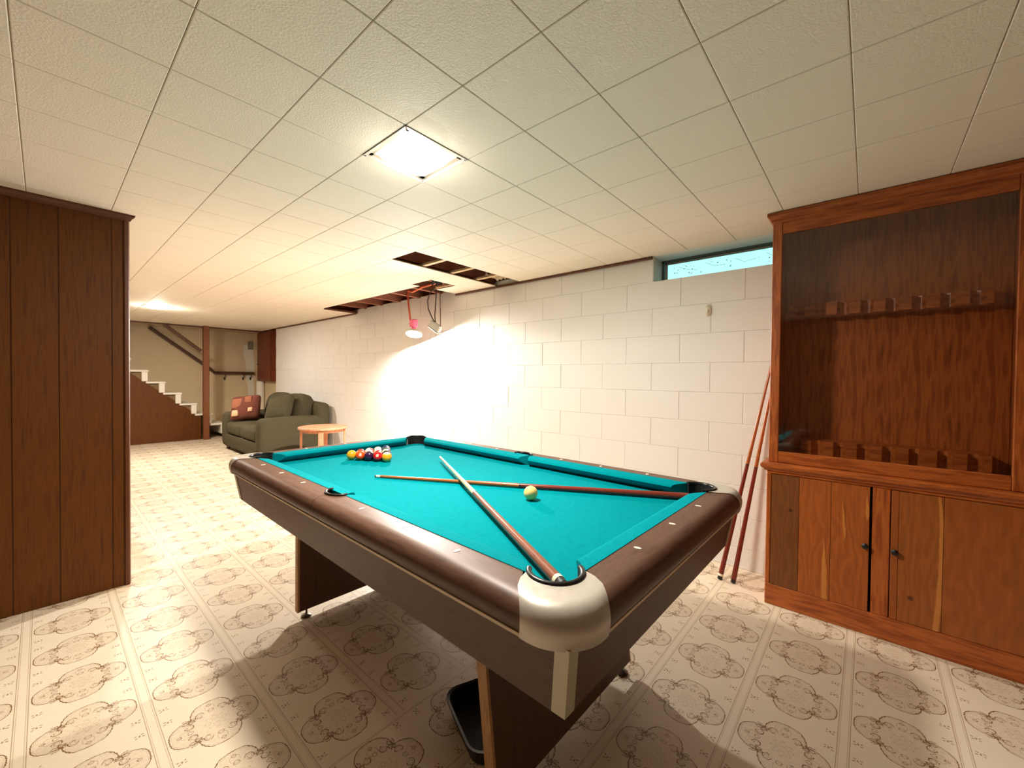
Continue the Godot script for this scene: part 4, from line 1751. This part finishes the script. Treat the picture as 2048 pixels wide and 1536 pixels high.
# ---------------------------------------------------------------- lamps and loose wiring
func build_ceiling_light(i: int, label: String, energy: float, spread: float) -> void:
	var x := TX + (i + 0.5) * TILE
	var z := TZ - 1.5 * TILE
	var l := thing("ceiling_light", label, "ceiling light", Vector3(x, TOP, z))
	var h := TILE / 2
	var g := G.new()
	# bent metal frame lining the opening
	for k in 4:
		var b := Basis(Vector3.UP, k * PI / 2)
		g.xf = Transform3D(b, Vector3.ZERO)
		g.bb(Vector3(-h + 0.001, 0.0, h - 0.012), Vector3(h - 0.001, 0.03, h - 0.001), 0.002)
		g.bb(Vector3(-h + 0.004, -0.003, h - 0.014), Vector3(h - 0.004, 0.001, h - 0.0), 0.0012)
		g.bb(Vector3(-h + 0.012, 0.006, h - 0.036), Vector3(h - 0.012, 0.009, h - 0.012), 0.001)
	part(l, "frame", g, M.cap_metal)
	g = G.new()
	g.bb(Vector3(-h + 0.0, 0.0305, -h), Vector3(h, 0.034, h))
	part(l, "housing", g, M.white_paint)
	# pillow-shaped lens that hangs a little out of the frame
	g = G.new()
	var m := 10
	var w := h - 0.032
	var at := func(i2: int, j2: int) -> Vector3:
		var u := -1.0 + 2.0 * i2 / m
		var v := -1.0 + 2.0 * j2 / m
		var e := (1.0 - pow(absf(u), 6.0)) * (1.0 - pow(absf(v), 6.0))
		return Vector3(u * w, 0.012 - 0.042 * e, v * w)
	for a in m:
		for b in m:
			g.face([at.call(a, b), at.call(a + 1, b), at.call(a + 1, b + 1), at.call(a, b + 1)], Vector3(0, 0.5, 0))
	part(l, "diffuser_lens", g.smooth(60), M.diffuser, "glowing white diffuser lens")
	var al := AreaLight3D.new()
	al.name = "lamp_glow"
	l.add_child(al)
	al.position = Vector3(0, -0.033, 0)
	al.rotation.x = -PI / 2
	al.area_size = Vector2(0.19, 0.19)
	al.area_normalize_energy = true
	al.area_range = 14.0
	al.area_attenuation = 2.0
	al.light_energy = energy
	al.light_color = LAMP_TINT
	al.shadow_enabled = true
	var om := OmniLight3D.new()
	om.name = "lens_glow"
	l.add_child(om)
	om.position = Vector3(0, -0.06, 0)
	om.light_energy = spread
	om.light_color = LAMP_TINT
	om.light_size = 0.05
	om.omni_range = 14.0
	om.omni_attenuation = 2.0
	om.shadow_enabled = true


func build_hanging_lamp() -> void:
	# reflector clamp lamp hung by an orange flex from the opened ceiling, tipped so that it throws its light along and down the wall
	var c := Vector3(-3.89, 1.700, -2.76)
	var l := thing("hanging_work_lamp", "clamp work lamp with pink housing hanging on an orange cord", "lamp", c)
	var down := Vector3(0.22, -1.0, 0.29).normalized()
	var u := down.cross(Vector3.RIGHT).normalized()
	var tilt := Basis(u, -down, u.cross(-down))
	var g := G.new()
	g.xf = Transform3D(tilt, Vector3.ZERO)
	# bowl, open below; rim lies in the plane y = 0
	var prof := [[0.088, 0.0], [0.082, 0.014], [0.066, 0.030], [0.040, 0.042], [0.001, 0.046], [0.001, 0.050], [0.044, 0.047], [0.070, 0.035], [0.087, 0.017], [0.092, 0.0]]
	var rings := []
	for p in prof:
		var r := []
		for k in 28:
			var a := TAU * k / 28
			r.append(Vector3(p[0] * cos(a), p[1], p[0] * sin(a)))
		rings.append(r)
	rings.append(rings[0])
	g.loft(rings, true, false)
	part(l, "reflector", g.smooth(40), M.white_paint)
	g = G.new()
	g.box(Vector3(-0.005, 0.125, 0.0), Vector3(0.075, 0.085, 0.075), 0.01)
	g.box(Vector3(-0.003, 0.065, 0.0), Vector3(0.04, 0.04, 0.04), 0.006)
	part(l, "socket_housing", g, M.pink, "pink plastic lamp housing")
	g = G.new()
	g.tube([Vector3(-0.04, 0.14, 0), Vector3(-0.065, 0.15, 0.0), Vector3(-0.075, 0.12, 0.0)], 0.012, 8)
	part(l, "clamp", g.smooth(50), M.grey_metal)
	g = G.new()
	g.xf = Transform3D(tilt, Vector3.ZERO)
	g.lathe([[0.008, 0.0], [0.024, 0.008], [0.030, 0.022], [0.026, 0.036], [0.014, 0.046]], Vector3.UP, Vector3(0, -0.006, 0), 16)
	part(l, "bulb", g.smooth(60), M.bulb, "glowing white bulb")
	g = G.new()
	g.tube([Vector3(-0.068, 0.145, 0), Vector3(-0.085, 0.2, -0.005), Vector3(-0.12, 0.34, -0.01), Vector3(-0.145, 0.46, -0.015), Vector3(-0.15, 0.50, -0.02)], 0.0105, 8)
	part(l, "cord", g.smooth(60), M.orange_cord, "thick orange cord")
	var om := OmniLight3D.new()
	om.name = "bulb_glow"
	l.add_child(om)
	om.position = -tilt.y * -0.014
	om.light_energy = LAMP_ENERGY
	om.light_color = BULB_TINT
	om.light_size = 0.022
	om.omni_range = 14.0
	om.omni_attenuation = 2.0
	om.shadow_enabled = true


func build_wiring() -> void:
	# orange cord lying over the joists, ballast box on black leads, pull string
	var g := G.new()
	g.tube([Vector3(-3.98, TOP + 0.075, -2.74), Vector3(-3.9, TOP + 0.05, -2.74), Vector3(-3.55, TOP + 0.035, -2.62), Vector3(-3.3, TOP + 0.03, -2.58), Vector3(-3.26, TOP + 0.035, -2.57)], 0.011, 8)
	var o := part(self, "extension_cord", g.smooth(60), M.orange_cord)
	tag(o, "orange cord laid across the open ceiling above the work lamp", "cord")
	var b := thing("ballast_box", "small pale metal box dangling from black wires under the ceiling hole", "junction box", Vector3(-3.53, 1.765, -2.78))
	var tilt := Basis(Vector3(0.88, -0.42, -0.2).normalized(), 0.0)
	var ax := Vector3(0.86, -0.46, 0.0).normalized()
	var by := Vector3(0.46, 0.86, 0.0)
	tilt = Basis(ax, by, Vector3.BACK)
	g = G.new()
	g.xf = Transform3D(tilt, Vector3.ZERO)
	g.box(Vector3.ZERO, Vector3(0.17, 0.075, 0.05), 0.006)
	part(b, "case", g, M.sill)
	g = G.new()
	g.xf = Transform3D(tilt, Vector3.ZERO)
	g.box(Vector3(-0.002, -0.041, 0.0), Vector3(0.18, 0.012, 0.056), 0.003)
	part(b, "lid", g, M.grey_metal)
	g = G.new()
	g.xf = Transform3D(tilt, Vector3.ZERO)
	g.lathe([[0.014, 0.0], [0.014, 0.02]], Vector3.RIGHT, Vector3(0.085, 0.0, 0.012), 10)
	part(b, "knockout", g.smooth(40), M.white_paint)
	for w in [
		[Vector3(-0.01, 0.045, 0), Vector3(-0.06, 0.1, 0), Vector3(-0.125, 0.2, 0.0), Vector3(-0.14, 0.29, 0.0), Vector3(-0.11, 0.38, -0.01), Vector3(-0.02, 0.42, -0.02)],
		[Vector3(0.0, 0.045, 0), Vector3(-0.012, 0.12, 0), Vector3(0.0, 0.24, 0.0), Vector3(0.008, 0.35, 0.0), Vector3(0.03, 0.46, 0.02)],
		[Vector3(0.085, -0.02, 0), Vector3(0.082, 0.12, 0), Vector3(0.074, 0.3, 0.0), Vector3(0.07, 0.44, -0.02)]]:
		g = G.new()
		g.tube(w, 0.006 if w.size() > 4 else 0.004, 6)
		part(b, "lead", g.smooth(60), M.wire, "dark wire lead")
	# the looped string hangs from the box nearly to the table
	var pts := []
	var c := Curve3D.new()
	for p in [Vector3(-0.07, 0.0, 0.01), Vector3(-0.12, -0.18, 0.0), Vector3(-0.19, -0.38, 0.0), Vector3(-0.2, -0.52, 0.0), Vector3(-0.15, -0.65, 0.0), Vector3(-0.05, -0.68, 0.0), Vector3(0.03, -0.58, 0.0), Vector3(0.02, -0.4, 0.0), Vector3(-0.03, -0.24, 0.0), Vector3(0.0, -0.05, 0.0), Vector3(0.02, 0.0, 0.0)]:
		pts.append(p)
	for i in pts.size():
		var d: Vector3 = (pts[mini(i + 1, pts.size() - 1)] - pts[maxi(i - 1, 0)]) / 6.0
		c.add_point(pts[i], -d, d)
	g = G.new()
	g.tube(Array(c.tessellate(3, 6)), 0.0022, 5)
	var st := part(self, "pull_string", g.smooth(60), M.string)
	st.position = Vector3(-3.53, 1.70, -2.78)
	tag(st, "thin pale string hanging in a long loop from the ballast box", "string")
	# black junction clump and a crumpled liner left in the holes
	var jc := thing("wire_clump", "black bundle of wire joints at the torn ceiling edge", "wires", Vector3(-3.185, TOP + 0.02, -2.52))
	g = G.new()
	for k in 6:
		var a := k * 1.05
		g.tube([Vector3(0.03 * cos(a), 0.015, 0.03 * sin(a)), Vector3(0.05 * cos(a + 1), -0.02, 0.04 * sin(a + 0.6)), Vector3(0.02 * cos(a + 2), 0.03, 0.03 * sin(a + 2))], 0.012, 6)
	part(jc, "wires", g.smooth(60), M.black)
	var rg := thing("insulation_scrap", "crumpled pale scrap of insulation in the last missing tile by the wall", "scrap", Vector3(-2.63, TOP + 0.035, -2.84))
	g = G.new()
	var f := noise(9.0, 3, 131)
	var nn := 12
	var at := func(i: int, j: int) -> Vector3:
		var x := (float(i) / nn - 0.5) * 0.24
		var z := (float(j) / nn - 0.5) * 0.2
		return Vector3(x, 0.05 * f.get_noise_2d(x * 2, z * 2) + 0.02, z)
	for i in nn:
		for j in nn:
			g.quad(at.call(i, j), at.call(i + 1, j), at.call(i + 1, j + 1), at.call(i, j + 1))
			var dn := Vector3(0, 0.012, 0)
			g.quad(at.call(i, j) + dn, at.call(i, j + 1) + dn, at.call(i + 1, j + 1) + dn, at.call(i + 1, j) + dn)
	part(rg, "sheet", g.smooth(50), M.rag)
